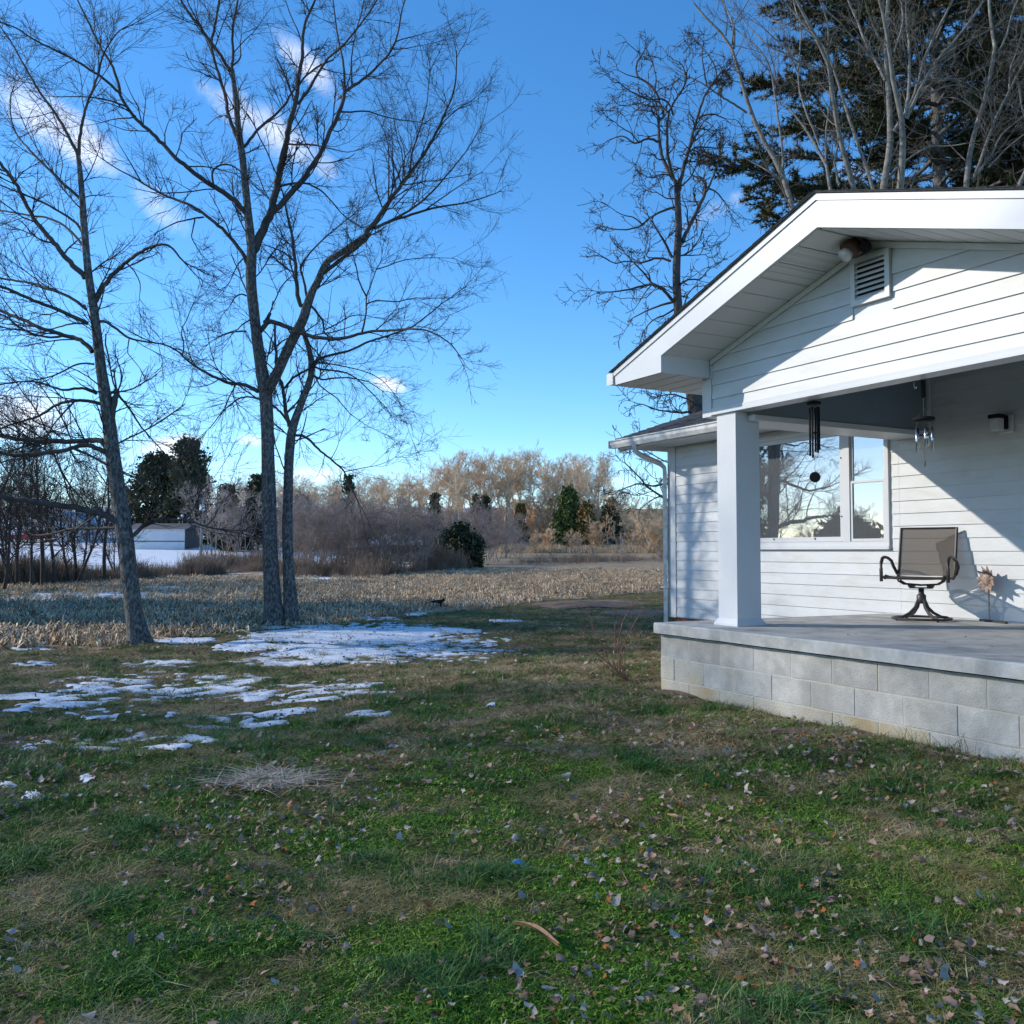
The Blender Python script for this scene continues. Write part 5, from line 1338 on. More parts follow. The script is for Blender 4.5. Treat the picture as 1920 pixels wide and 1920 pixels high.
wood = [bare_proto('bare_tree', 15, .27, 100 + i, M['woodbark'], M['woodtwig'], 1, .85, .022, .40 if i % 2 else .52, .0150, 4, ang=42, tl=.34) for i in range(5)]
thick = [bare_proto('bare_thicket_tree', 6.5, .34, 140 + i, M['thicktwig'], M['thicktwig'], 4, .74, .0095, .12, .011, 4) for i in range(4)]
near = [bare_proto('bare_tree', 8, .32, 170 + i, M['twig'], M['twig'], 1 + i % 3, .95, .0075, .22, .013, 4) for i in range(4)]
used = set()
def place(root, x, y, hscale, label, group, rot=None, z=None, sxy=1.0):
    zz = float(ground_z(x, y)) if z is None else z
    rot = random.uniform(0, 6.28) if rot is None else rot
    sc = (hscale * sxy, hscale * sxy, hscale)
    if root.name not in used:
        used.add(root.name); root.location = (x, y, zz); root.rotation_euler = (0, 0, rot); root.scale = sc
        root['label'] = label
        if group: root['group'] = group
        return root
    return dup(root, (x, y, zz), rot, sc, label, group)
# tall wood on the bank, lit by the sun: tops follow the outline in the photograph
TOPX = [330, 380, 430, 480, 540, 580, 640, 700, 780, 815, 835, 870, 940, 980, 1040, 1090, 1125, 1145, 1162, 1200, 1260, 1330, 1420]
TOPY = [905, 895, 892, 882, 880, 884, 880, 886, 880, 874, 850, 848, 852, 841, 851, 849, 850, 888, 928, 935, 930, 925, 915]
for row, Y0 in enumerate((128, 146, 166)):
    x = 330 + row * 7
    while x < 1400:
        Y = Y0 + random.uniform(-5, 5); ty = np.interp(x, TOPX, TOPY) + random.uniform(-3, 13) + (10 if row == 0 else 0) + 5 * (3 - row) * (x < 800)
        g = at(x, 1033, Y); z = float(ground_z(g[0], Y))
        top = at(x, ty, Y)[2]
        h = max(top - z, 3.5)
        place(wood[random.randrange(5)], g[0], Y, h / 15.0, 'tall bare tree among the sunlit wood on the far bank', 'bare trees of the far wood', z=z - .1, sxy=random.uniform(.95, 1.25) * (1 if h > 9 else 1.4))
        x += random.uniform(18, 30)
under = [bare_proto('bare_bush', 6.5, .36, 230 + i, M['woodtwig'], M['woodtwig'], 5, .9, .024, .06, .009, 3) for i in range(3)]
x = 330
while x < 1290:
    Y = random.uniform(124, 150); z = float(ground_z(at(x, 1033, Y)[0], Y)); ty = np.interp(x, TOPX, TOPY); h = (at(x, ty, Y)[2] - z) * random.uniform(.26, .56)
    place(under[random.randrange(3)], at(x, 1033, Y)[0], Y, h / 6.5, 'low bare undergrowth tree among the trunks of the far wood', 'undergrowth of the far wood', z=z - .1, sxy=1.3)
    x += random.uniform(6, 13)
# grey thicket along the middle of the field, in shade
MX = [545, 600, 640, 700, 780, 820, 860, 900, 940, 970, 1000, 1030]; MY = [905, 903, 905, 922, 918, 938, 930, 930, 945, 975, 1005, 1020]
MB_ = [1078, 1078, 1079, 1079, 1076, 1070, 1064, 1058, 1054, 1050, 1048, 1047]
for row in range(3):
    x = 548 + row * 9
    while x < 1020:
        by = np.interp(x, MX, MB_) - row * 4 - random.uniform(0, 3)
        g = gpt(x, by); ty = np.interp(x, MX, MY) + random.uniform(-4, 24) - row * 3
        h = at(x, ty, g[1])[2] - g[2]
        if h > 1.2 and not (798 < x < 916 and g[1] < 73): place(thick[random.randrange(4)], g[0], g[1], h / 6.5, 'grey bushy bare tree in the shaded thicket across the field', 'thicket trees across the field', sxy=1.15)
        x += random.uniform(24, 44)
# lit bushes under the wood on the right, and dark saplings in front of the bank
for (x, by, ty, sx, lab) in ((1125, 1032, 962, 1.3, 'wide sunlit bare bush right of the golden cedar'), (1215, 1034, 955, 1.3, 'sunlit bare tree beside the house corner'), (1195, 1032, 975, 1.2, 'sunlit bush behind the dark saplings'),
                              (1025, 1033, 985, 1.3, 'reddish sunlit bush under the green pine'), (1075, 1033, 992, 1.4, 'reddish sunlit bush between the pine and the golden cedar'), (1000, 1034, 990, 1.2, 'sunlit bush at the left end of the bright bank'), (1235, 1034, 985, 1.1, 'low sunlit bush just left of the downspout')):
    g = gpt(x, by + 3); Y = min(g[1], 126); z = float(ground_z(at(x, 1033, Y)[0], Y)); h = at(x, ty, Y)[2] - z
    t = bare_proto('bare_bush', 6.5, .36, int(x), M['woodtwig'], M['woodtwig'], 5, .9, .024, .08, .009, 3); place(t, at(x, 1033, Y)[0], Y, h / 6.5, lab, None, z=z, sxy=sx)
for (x, by, ty, lab) in ((1086, 1056, 992, 'dark bare sapling in front of the bright bank, nearest the golden cedar'), (1112, 1052, 1010, 'short thin sapling between two dark saplings'), (1165, 1056, 968, 'tallest dark bare sapling in front of the bright bank'), (1238, 1056, 1012, 'dark sapling beside the downspout')):
    g = gpt(x, by); h = at(x, ty, g[1])[2] - g[2]
    t = bare_proto('bare_sapling', 6.5, .24, int(x) + 3, M['thicktwig'], M['thicktwig'], 3, .9, .013, .12, .009, 3); place(t, g[0], g[1], h / 6.5, lab, None, sxy=.75)
# nearer woods at the left
ORD = ['first', 'second', 'third', 'fourth', 'fifth', 'sixth', 'seventh', 'eighth', 'ninth', 'tenth', 'eleventh', 'twelfth', 'thirteenth']
HR = sorted(((-60, 1108, 735, 0), (2, 1110, 760, 1), (38, 1102, 780, 2), (82, 1100, 745, 3), (100, 1098, 800, 0), (135, 1096, 815, 1), (150, 1094, 850, 2), (195, 1092, 790, 3), (222, 1088, 905, 2), (-110, 1110, 720, 2), (60, 1104, 850, 3), (20, 1100, 830, 2)))
nv = 0
for i, (x, by, ty, k) in enumerate(HR):
    g = gpt(x, by); h = at(x, ty, g[1])[2] - g[2]
    if x < -20: lab = 'dark bare hedgerow tree just outside the left edge' + (', the farther out' if x < -100 else '')
    else: lab = 'dark bare hedgerow tree behind the leaning maple, %s from the left edge' % ORD[nv]; nv += 1
    place(near[k], g[0], g[1], h / 8.0, lab, 'bare trees of the left hedgerow', sxy=1.25 if h < 5 else 1.05)
for i, x in enumerate(range(-140, 250, 24)):
    x += random.uniform(-6, 6); Y = random.uniform(132, 150); z = float(ground_z(at(x, 1033, Y)[0], Y)); h = at(x, random.uniform(870, 935), Y)[2] - z
    place(thick[i % 4], at(x, 1033, Y)[0], Y, h / 6.5, 'grey bare tree standing farther back behind the left hedgerow', 'bare trees beyond the left hedgerow', sxy=.9)
FE = {395: 'grey bare tree just right of the utility pole', 425: 'grey bare tree between the utility pole and the twin maple', 455: 'grey bare tree close left of the twin maple', 520: 'grey bare tree seen between the two maple trunks', 440: 'low grey bare tree before the evergreens left of the twin maple', 575: 'grey bare tree just right of the twin maple'}
for x, ty, Y in ((395, 880, 92), (425, 900, 98), (455, 890, 100), (520, 905, 90), (440, 935, 98), (575, 930, 98)):
    z = float(ground_z(at(x, 1033, Y)[0], Y)); h = at(x, ty, Y)[2] - z
    place(thick[int(x) % 4], at(x, 1033, Y)[0], Y, h / 6.5, FE[x], 'bare trees among the far evergreens', sxy=1.0)
# out of the picture on the left: the trees that shade the lawn and show in the window
tall = [bare_proto('bare_tree', 17, .30, 190 + i, M['twig'], M['twig'], 1, 1.0, .013, .42, .011, 4) for i in range(3)]  # tall grove added out of view to dim the sun on the facade
for (x, y, h, k) in ((-24, 2.5, 17, 0), (-26, 5.8, 20, 1), (-31, 12.6, 17, 2), (-28, 20.4, 20, 0), (-25, 22.5, 17, 1), (-29, 4, 19, 2), (-28, 26, 18, 0), (-27, -3, 18, 1), (-33, 23, 19, 1)):
    place(tall[k], x, y, h / 17.0, 'unseen tall bare tree added left of the lawn to thin the sun on the house', 'added tall trees filtering the sun', rot=(x * 3.7 + y * 1.9) % 6.28)
for i in range(26):
    x, y = -72 - 14 * random.random(), 2 + i * 2.4
    place(thick[i % 4], x, y, random.uniform(.9, 1.35), 'bare tree in the far line left of the lawn', 'far bare trees left of the lawn')
for (x, y, h, k) in ((-19.5, 22.5, 9, 0), (-23, 29, 10, 3)):
    place(near[k], x, y, h / 8.0, 'bare tree in the row along the left side of the lawn', 'bare trees left of the lawn')

def cedar_px(name, label, px, by, ty, halfw, Y, n, seed, shape, m, size, group=None):
    x = at(px, 1033, Y)[0]; z = at(px, by, Y)[2] if by is not None else float(ground_z(x, Y))
    z = min(z, float(ground_z(x, Y)))
    h = at(px, ty, Y)[2] - z
    return cedar(name, label, (x, Y, z), h, halfw / FPX * Y, n, seed, shape, m, size, group)
cedar_px('cedar_tree', 'large dark evergreen with a rounded crown behind the white shed', 294, 1032, 858, 50, 116, 12000, 1, 'round', M['cedar'], .55)
cedar_px('cedar_tree', 'tall dark evergreen with a knobbed top, right of the rounded one', 350, 1032, 828, 36, 113, 11000, 2, 'round', M['cedar'], .5)
cedar_px('cedar_tree', 'dark evergreen just right of the utility pole', 425, 1030, 915, 28, 102, 7000, 3, 'cone', M['cedar'], .5)
cedar_px('cedar_tree', 'dark blue evergreen partly behind the twin-trunked maple', 484, 1030, 898, 34, 104, 9000, 4, 'cone', M['cedar'], .5)
cedar_px('cedar_tree', 'dark evergreen right of the twin-trunked maple', 565, 1032, 935, 22, 104, 6000, 5, 'cone', M['cedar'], .5)
cedar_px('cedar_tree', 'slim dark evergreen topping the thicket right of the twin maple', 652, 1050, 893, 17, 96, 2600, 6, 'cone', M['cedar'], .40)
cedar_px('juniper_bush', 'dark round juniper left of its taller neighbour at the field edge', 838, None, 1000, 24, 70, 5000, 7, 'round', M['cedar'], .30)
cedar_px('juniper_bush', 'tallest dark juniper at the field edge below the thicket', 864, None, 986, 22, 68, 5000, 8, 'egg', M['cedar'], .30)
cedar_px('juniper_bush', 'low dark juniper right of the tallest one at the field edge', 888, None, 1007, 17, 70, 4000, 9, 'round', M['cedar'], .22)
cedar_px('pine_tree', 'bright green pine standing before the sunlit wood', 1066, 1030, 918, 28, 122, 8000, 10, 'cone', M['greenpine'], .5)
cedar_px('cedar_tree', 'golden brown cedar just right of the green pine', 1100, 1030, 944, 15, 120, 5000, 11, 'egg', M['goldcedar'], .42)
cedar_px('cedar_tree', 'small golden cedar left of the green pine', 976, 1030, 946, 13, 126, 3500, 12, 'cone', M['goldcedar'], .42)
cedar_px('cedar_tree', 'dark cedar top in the wood above the round grey bush', 910, 1030, 934, 15, 124, 3500, 13, 'cone', M['cedar'], .42)
cedar_px('cedar_tree', 'golden cedar top beside the dark one in the wood', 892, 1030, 930, 10, 128, 2500, 14, 'cone', M['goldcedar'], .42)
cedar_px('cedar_tree', 'dark spreading cedar above the sunlit bushes near the house', 1146, 1030, 938, 15, 124, 3500, 15, 'round', M['cedar'], .42)
cedar_px('cedar_tree', 'dark green cedar at the wood edge above the shaded thicket', 815, 1030, 930, 16, 122, 4000, 16, 'cone', M['cedar'], .42)
cedar_px('juniper_bush', 'small dark juniper on the bright bank under the reddish bushes', 1064, 1034, 1013, 6, 116, 1500, 17, 'round', M['cedar'], .3)
for (x, y, h, r, lab) in ((-17, 9.6, 4.6, 1.6, 'broad dark evergreen left of the lawn'), (-18.2, 19.3, 8.5, 1.25, 'tall dark evergreen left of the lawn'), (-20.5, 23.8, 9, 1.8, 'dark evergreen at the end of the row left of the lawn'), (-19, 15.2, 2.3, 1.0, 'low rounded evergreen bush left of the lawn'), (-50, 36, 9, 5, 'wide dark evergreen beyond the grove left of the lawn')):
    cedar('cedar_tree', lab, (x, y, float(ground_z(x, y))), h, r, 9000, int(h * 10), 'egg', M['cedar'], .30)

# ------------------------------------------------------------------ far buildings, truck, pole
def yard(px, py, Y): q = at(px, py, Y); return q
Y = 118.0; sc = Y / FPX
def bld(name, label, px, py, Y, cat='house', rot=0.0):
    q = at(px, py, Y); z = min(q[2], float(ground_z(q[0], Y)))
    return thing(name, label, cat, (q[0], Y, z), rot), q[2] - z
fh, off = bld('farmhouse', 'white gabled farmhouse with a flat carport wing behind the left hedgerow', 112, 1008, Y)
w_, h_, rz_ = 39 * sc, 34 * sc, 46 * sc
e0 = off
MB().prism([(-w_, 0, -.2), (w_, 0, -.2), (w_, 0, e0 + h_ * .78), (0, 0, e0 + rz_), (-w_, 0, e0 + h_ * .78)], (0, 8, 0)).obj('wall', M['shedwall'], fh)
r_f = MB()
for s in (-1, 1): r_f.prism([(s * (w_ + .4), -.4, e0 + h_ * .78 - .1), (0, -.4, e0 + rz_ + .05), (0, -.4, e0 + rz_ + .30), (s * (w_ + .4), -.4, e0 + h_ * .78 + .15)], (0, 8.8, 0))
r_f.obj('roof', M['snow'], fh)
for (u0, u1, z0, z1) in ((-.55, .55, .35, .60), (-w_ * .75, -w_ * .45, .35, .62), (w_ * .45, w_ * .75, .35, .62)):
    wf = MB().box((u0, -.06, e0 + h_ * z0 - .3), (u1, -.005, e0 + h_ * z1)).obj('window', M['trim'], fh)
    MB().box((u0 + .08, -.085, e0 + h_ * z0 - .22), (u1 - .08, -.062, e0 + h_ * z1 - .08)).obj('pane', M['dark'], wf)
cw = MB().box((-w_ - 4.1, .5, e0 + h_ * .72), (-w_ - .05, 7, e0 + h_ * .86)); cw.obj('carport_roof', M['greyroof'], fh)
MB().box((-w_ - 4.0, .45, e0 + h_ * .60), (-w_ - .05, .52, e0 + h_ * .718)).obj('carport_fascia', M['shedwall'], fh)
cp = MB()
for u in (-w_ - 3.9, -w_ - 2.0): cp.box((u, .55, -.2), (u + .15, .7, e0 + h_ * .718))
cp.obj('carport_post', M['shedwall'], fh)
# pickup
tk, off = bld('pickup_truck', 'dark red pickup truck parked in the snow by the white farmhouse', 58, 1018, 112.0, 'truck')
k = 112 / FPX
tz = off
bd = MB(); bd.prism([(-2.5, 0, tz + .45), (2.4, 0, tz + .45), (2.45, 0, tz + .95), (.95, 0, tz + 1.02), (.5, 0, tz + 1.55), (-.75, 0, tz + 1.58), (-.95, 0, tz + 1.02), (-2.5, 0, tz + 1.02)], (0, 1.8, 0))
bd.obj('body', M['red'], tk)
MB().prism([(-.72, -.01, tz + 1.08), (.82, -.01, tz + 1.08), (.44, -.01, tz + 1.48), (-.66, -.01, tz + 1.50)], (0, 1.82, 0)).obj('cab_window', M['dark'], tk)
for u in (-1.6, 1.55):
    for y in (-.03, 1.6):
        b = MB(); b.tube([(u, y, tz + .38), (u, y + .23, tz + .38)], .38, 14); wh = b.obj('wheel', M['rubber'], tk)
        b = MB(); b.tube([(u, y - .012, tz + .38), (u, y - .002, tz + .38)], .2, 12); b.obj('rim', M['steel'], wh)
b = MB().box((-2.58, .05, tz + .42), (-2.49, 1.75, tz + .58)).box((2.41, .05, tz + .42), (2.52, 1.75, tz + .60)); b.obj('bumper', M['steel'], tk)
# white shed
sh, off = bld('shed', 'low white metal shed with a grey roof left of the utility pole', 292, 1022, 104.0, 'shed')
k = 104 / FPX; W_ = 54 * k
MB().box((-W_, 0, -.2), (W_, 6, off + 30 * k)).obj('wall', M['shedwall'], sh)
MB().prism([(-W_ - .3, -.35, off + 30 * k), (-W_ - .3, 6.3, off + 30 * k), (-W_ - .3, 3, off + 42 * k)], (2 * W_ + .6, 0, 0)).obj('roof', M['greyroof'], sh)
MB().box((W_ + .004, .1, -.2), (W_ + .05, 5.9, off + 30 * k - .02)).obj('end_wall', M['brownwall'], sh)
MB().box((-W_ - .02, -.03, off + 6 * k), (W_ - .02, -.004, off + 8 * k)).obj('trim_strip', M['brownwall'], sh)
for u, z in ((32, 48), (38, 54), (48, 50)):
    MB().lathe([(.05, 38 * k), (.05, z * k), (.17, z * k + .02), (.20, z * k + .16), (.12, z * k + .28)], 10, (u * k, 1.9, off)).obj('roof_vent', M['trim'], sh, smooth=True)
# house with the snowy hip roof in the thicket
hr, off = bld('low_house', 'low house with a snow covered hip roof half hidden by the grey thicket', 748, 1046, 84.0)
k = 84 / FPX; W_ = 50 * k
MB().box((-W_, 0, -.4), (W_, 7, off + 24 * k)).obj('wall', M['brownwall'], hr)
a = W_ + .35; zt_ = off + 24 * k; zr_ = off + 46 * k
MB().add([(-a, -.4, zt_), (a, -.4, zt_), (a, 7.4, zt_), (-a, 7.4, zt_), (-a * .62, 3.5, zr_), (a * .1, 3.5, zr_)], [(3, 2, 1, 0), (0, 1, 5, 4), (1, 2, 5), (2, 3, 4, 5), (3, 0, 4)]).obj('roof', M['snow'], hr)
for u in (-1.6, .2, 1.5):
    wf = MB().box((u, -.05, off + 8 * k), (u + .9, -.004, off + 19 * k)).obj('window', M['trim'], hr)
    MB().box((u + .07, -.07, off + 9 * k), (u + .83, -.052, off + 18 * k)).obj('pane', M['dark'], wf)
# second pale roof glimpsed left of it
h2, off = bld('low_outbuilding', 'pale outbuilding roof glimpsed through the thicket left of the snowy roof', 690, 1040, 92.0, 'shed')
k = 92 / FPX
MB().box((-17 * k, 0, -.3), (17 * k, 4, off + 14 * k)).obj('wall', M['brownwall'], h2)
MB().prism([(-19 * k, -.3, off + 14 * k), (-19 * k, 4.3, off + 14 * k), (-19 * k, 2, off + 31 * k)], (38 * k, 0, 0)).obj('roof', M['snow'], h2)
# utility pole
up_, off = bld('utility_pole', 'grey utility pole with a small transformer in front of the dark evergreens', 376, 1030, 88.0, 'utility pole')
k = 88 / FPX
MB().tube([(0, 0, -.4), (.12, 0, off + 50 * k), (.28, 0, off + 97 * k)], [.15, .12, .10], 8).obj('pole', M['pole'], up_)
MB().tube([(.22, -.38, off + 73 * k), (.25, -.38, off + 83 * k)], .24, 12).obj('transformer', M['shedwall'], up_)
MB().box((-1.2, -.2, off + 94 * k), (1.5, -.08, off + 96 * k)).obj('crossarm', M['pole'], up_)

# ------------------------------------------------------------------ small black cat at the field edge
g = gpt(821, 1139)
cat_ = thing('black_cat', 'small black cat walking at the edge of the pale stubble', 'cat', g, R(8))
cat_.scale = (1.2, 1.2, 1.25)
def skin_obj(name, verts, edges, radii, m, parent, lv=2):
    me = bpy.data.meshes.new(name); me.from_pydata(verts, edges, [])
    o = bpy.data.objects.new(name, me); COL.objects.link(o); o.parent = parent
    o.modifiers.new('skin', 'SKIN'); s = o.modifiers.new('sub', 'SUBSURF'); s.levels = s.render_levels = lv
    for i, r in enumerate(radii):
        rr = r if hasattr(r, '__len__') else (r, r)
        me.skin_vertices[0].data[i].radius = rr
    me.skin_vertices[0].data[0].use_root = True
    me.materials.append(m); return o
cv = [(-.085, 0, .118), (-.02, 0, .112), (.055, 0, .118), (.095, 0, .135), (.125, 0, .152), (.155, 0, .146),
      (-.095, .022, .085), (-.115, .024, .045), (-.105, .024, .006), (-.09, -.022, .085), (-.075, -.024, .045), (-.07, -.024, .006),
      (.062, .02, .075), (.075, .021, .035), (.085, .021, .006), (.055, -.02, .075), (.045, -.021, .035), (.05, -.021, .006),
      (-.13, 0, .125), (-.175, 0, .105), (-.21, 0, .085), (-.24, 0, .09)]
ce = [(0, 1), (1, 2), (2, 3), (3, 4), (4, 5), (0, 6), (6, 7), (7, 8), (0, 9), (9, 10), (10, 11), (2, 12), (12, 13), (13, 14), (2, 15), (15, 16), (16, 17), (0, 18), (18, 19), (19, 20), (20, 21)]
cr = [.036, .037, .036, .028, .030, .016, .019, .011, .011, .019, .011, .011, .015, .010, .011, .015, .010, .011, .012, .010, .009, .006]
skin_obj('body', cv, ce, cr, M['cat'], cat_)
for s in (-1, 1): MB().add([(.112, s * .006, .176), (.125, s * .026, .170), (.100, s * .026, .170), (.112, s * .022, .205)], [(0, 2, 1), (0, 1, 3), (1, 2, 3), (2, 0, 3)]).obj('ear', M['cat'], cat_)

# bare shrub by the porch corner
g = gpt(1176, 1277)
shb = thing('bare_shrub', 'small bare shrub with thin reddish stems beside the porch corner', 'shrub', g)
S5 = lambda t: run(t, 1060, 1080, 8)
stems, rads = [], []
for t_, dy in (("950,1590 800,1450 640,1300 500,1190 420,1100 330,950 270,830 210,640", -.1), ("955,1590 780,1440 760,1380 790,1290 790,1180 780,1050 830,830 860,680", .1), ("950,1590 780,1430 720,1300 740,1130 745,930 740,700", .25), ("950,1590 830,1470 800,1250 830,1100 920,950 985,790 1050,690 1100,610 1170,450", -.2),
               ("955,1592 800,1500 640,1380 530,1270 450,1160", .2), ("940,1580 700,1370 600,1240 620,1110 500,940 410,790 330,600 300,400", .3), ("960,1590 870,1460 830,1330 810,1200", 0), ("780,1050 830,830 870,640 950,560 1030,330", .1), ("955,1590 900,1480 850,1400", .15)):
    q = resample(S5(t_), 9); dep = g[1] + dy * np.linspace(0, 1, 9) * .6
    Pq = np.array([at(x, y, d) for (x, y), d in zip(q, dep)]); stems.append(Pq - g); rads.append(np.linspace(.0075, .0028, 9))
stems, rads = np.array(stems), np.array(rads)
tw, tr_ = grow(stems, rads, np.full(len(stems), 4), .4, .95, 38, 10, .22, 4, .3, .1, .6, .6, .0018, .3)
for i in range(len(stems)):
    V, F = tubes(stems[i:i + 1], rads[i:i + 1], 5); link('stem', mesh_np('stem', V, F, M['shrubstem']), shb)
V, F = tubes(tw, tr_, 3); link('twigs', mesh_np('twigs', V, F, M['shrubstem']), shb, kind='stuff')

# ------------------------------------------------------------------ stubble, weeds, grass, leaves
def clump(kind, seed):
    rg = np.random.default_rng(seed); parts = []
    if kind == 'stalk':
        n = rg.integers(4, 8); a = rg.uniform(0, 6.28, n); ln = rg.uniform(.15, 2.6, n); L = rg.uniform(.07, .23, n)
        b = rg.normal(0, .10, (n, 3)) * [1, 1, 0]
        d = norm(np.stack([np.cos(a) * ln, np.sin(a) * ln, np.ones(n)], 1))
        P = np.stack([b + d * L[:, None] * t for t in (0, .5, 1)], 1); P[:, 1] += rg.normal(0, .012, (n, 3))
        parts.append(tubes(P, np.tile(np.array([.012, .011, .009]), (n, 1)), 3))
        n = 13; a = rg.uniform(0, 6.28, n); L = rg.uniform(.10, .32, n); b = rg.normal(0, .12, (n, 3)) * [1, 1, 0] + [0, 0, .02]
        h0 = rg.uniform(.01, .13, n)
        Vs = []
        for i in range(n):
            dx, dy = math.cos(a[i]), math.sin(a[i]); w = .012
            for t, wz in ((0, .6), (.5, 1), (1, .15)):
                z = b[i, 2] + h0[i] * (1 - (2 * t - .8) ** 2) + rg.normal(0, .012)
                c = b[i] * [1, 1, 0] + np.array([dx, dy, 0]) * L[i] * t + [0, 0, max(z, .004)]
                Vs += [c + np.array([-dy, dx, .3]) * w * wz, c - np.array([-dy, dx, .3]) * w * wz]
        Vs = np.array(Vs); F = np.array([[6 * i + 2 * k, 6 * i + 2 * k + 1, 6 * i + 2 * k + 3, 6 * i + 2 * k + 2] for i in range(n) for k in range(2)])
        parts.append((Vs, F))
    elif kind == 'weed':
        n = 22; a = rg.uniform(0, 6.28, n); ln = np.abs(rg.normal(0, .32, n)); L = rg.uniform(.35, 1.1, n); b = rg.normal(0, .28, (n, 3)) * [1, 1, 0]
        d = norm(np.stack([np.cos(a) * ln, np.sin(a) * ln, np.ones(n)], 1))
        P = np.stack([b + d * L[:, None] * t + rg.normal(0, .03, (n, 3)) * t for t in (0, .35, .7, 1)], 1)
        Rd = np.tile(np.array([.008, .007, .006, .005]), (n, 1)); parts.append(tubes(P, Rd, 3))
        q, r_ = grow(P, Rd, np.full(n, 3), .3, 1, 40, 12, .28, 3, .1, .1, .7, .5, .004, .3); parts.append(tubes(q, r_, 3))
    else:
        n, h, rad, w, lean = kind
        a = rg.uniform(0, 6.28, n); L = h * rg.uniform(.5, 1.25, n); b = rg.normal(0, rad, (n, 2)); ln = lean * rg.uniform(.3, 1.6, n)
        Vs, F4 = [], []
        for i in range(n):
            dx, dy = math.cos(a[i]), math.sin(a[i]); tx = rg.uniform(0, 6.28); ex, ey = math.cos(tx), math.sin(tx)
            for t, ww in ((0, 1), (.45, .85), (.8, .5), (1, .08)):
                r_ = ln[i] * L[i] * t ** 1.7; z = L[i] * t * (1 - .35 * min(ln[i], 1.2) * t) - .004
                Vs += [(b[i, 0] + dx * r_ + ex * w * ww, b[i, 1] + dy * r_ + ey * w * ww, z), (b[i, 0] + dx * r_ - ex * w * ww, b[i, 1] + dy * r_ - ey * w * ww, z)]
            for k in range(3): F4.append([8 * i + 2 * k, 8 * i + 2 * k + 1, 8 * i + 2 * k + 3, 8 * i + 2 * k + 2])
        parts.append((np.array(Vs), np.array(F4)))
    return merge(parts)
def wedge(n, y0, y1, half=.66, power=1.0):
    """points in the part of the ground the camera can see, y0..y1 metres ahead"""
    t = rng.random(n); y = (y0 ** (power + 1) + t * (y1 ** (power + 1) - y0 ** (power + 1))) ** (1 / (power + 1))
    return rng.uniform(-half, half, n) * y, y
def off_house(x, y, m_=0.0):
    u = x * HU[0] + y * HU[1]; w = x * HW[0] + y * HW[1]
    return ~(((u > -6.84 - m_) & (w > 5.27 - m_)) | ((u > -10.3) & (w > 8.1)))
def zof(x, y):
    return ground_z(x, y) + (np.sin(x * 7.1 + np.sin(y * 3.3) * 2) * np.cos(y * 8.3 + np.sin(x * 4.1)) * .010) * ((np.abs(x) < 12) & (y > 1) & (y < 26))
# stubble
CATP = gpt(821, 1139)
ps = [mesh_np('corn_stubble', *clump('stalk', 300 + i), M['stalk']) for i in range(8)]
X, Y = [], []
for n, a, b in ((6000, 12, 24), (8500, 24, 42), (6000, 42, 66)):
    x, y = wedge(n, a, b, .72); X.append(x); Y.append(y)
x = np.concatenate(X); y = np.concatenate(Y)
row = (x * .42 + y * .907) / .76; snap = np.round(row)               # planted in rows
dr = (snap - row) * .76 * .6
x = x + dr * .42; y = y + dr * .907
ok = (y > field_line(x) + rng.uniform(-.4, .9, len(x))) & off_house(x, y) & (rng.random(len(x)) > .8 * on_snow(x, y)) & (np.hypot(x - CATP[0], y - CATP[1]) > .35) & ~((np.abs(x - CATP[0] * y / CATP[1]) < .22) & (y < CATP[1]) & (y > CATP[1] - 1.6)) & ~((y > 50) & (x < -12))
x, y = x[ok], y[ok]; n = len(x)
gn_instances('corn_stubble', np.stack([x, y, ground_z(x, y) - .01], 1), np.stack([np.zeros(n), np.zeros(n), rng.uniform(0, 6.28, n)], 1), rng.uniform(.65, 1.25, n), rng.integers(0, 8, n), ps)['kind'] = 'stuff'
# brown weeds along the hedgerow and under the thicket
ps = [mesh_np('dry_weeds', *clump('weed', 320 + i), M['weed']) for i in range(5)]
X, Y, S = [], [], []
def band(p0, p1, d, n, s):
    a, b = gpt(*p0), gpt(*p1)
    t = rng.random(n); X.append(a[0] + (b[0] - a[0]) * t + rng.normal(0, d * .3, n)); Y.append(a[1] + (b[1] - a[1]) * t + rng.normal(0, d, n)); S.append(np.full(n, s))
band((-160, 1106), (260, 1086), 1.5, 1500, .62); band((200, 1088), (490, 1070), 1.3, 520, .62); band((540, 1080), (720, 1080), 1.3, 420, .75); band((700, 1079), (860, 1066), 1.4, 380, .85)
band((985, 1056), (1110, 1052), 2.6, 260, .5); band((1090, 1053), (1270, 1050), 2.6, 260, .5); band((380, 1066), (560, 1066), 2.5, 320, .8)
x, y, s_ = np.concatenate(X), np.concatenate(Y), np.concatenate(S); n = len(x)
gn_instances('dry_weeds', np.stack([x, y, ground_z(x, y) - .02], 1), np.stack([np.zeros(n), np.zeros(n), rng.uniform(0, 6.28, n)], 1), s_ * rng.uniform(.35, 1.45, n) * np.clip(fbm(x, y, 2.2, 151, 3) * 3.2 - .75, .2, 1.7), rng.integers(0, 5, n), ps)['kind'] = 'stuff'
# tall gold grass on the bright bank
ps = [mesh_np('bank_grass', *clump((26, .7, .35, .02, .3), 340 + i), M['stalk']) for i in range(3)]
n = 1500; px_ = rng.uniform(940, 1270, n); Yb = rng.uniform(108, 126, n); x = (px_ - 960) / FPX * Yb
gn_instances('bank_grass', np.stack([x, Yb, ground_z(x, Yb) - .02], 1), np.stack([np.zeros(n), np.zeros(n), rng.uniform(0, 6.28, n)], 1), rng.uniform(.5, 1.2, n), rng.integers(0, 3, n), ps)['kind'] = 'stuff'
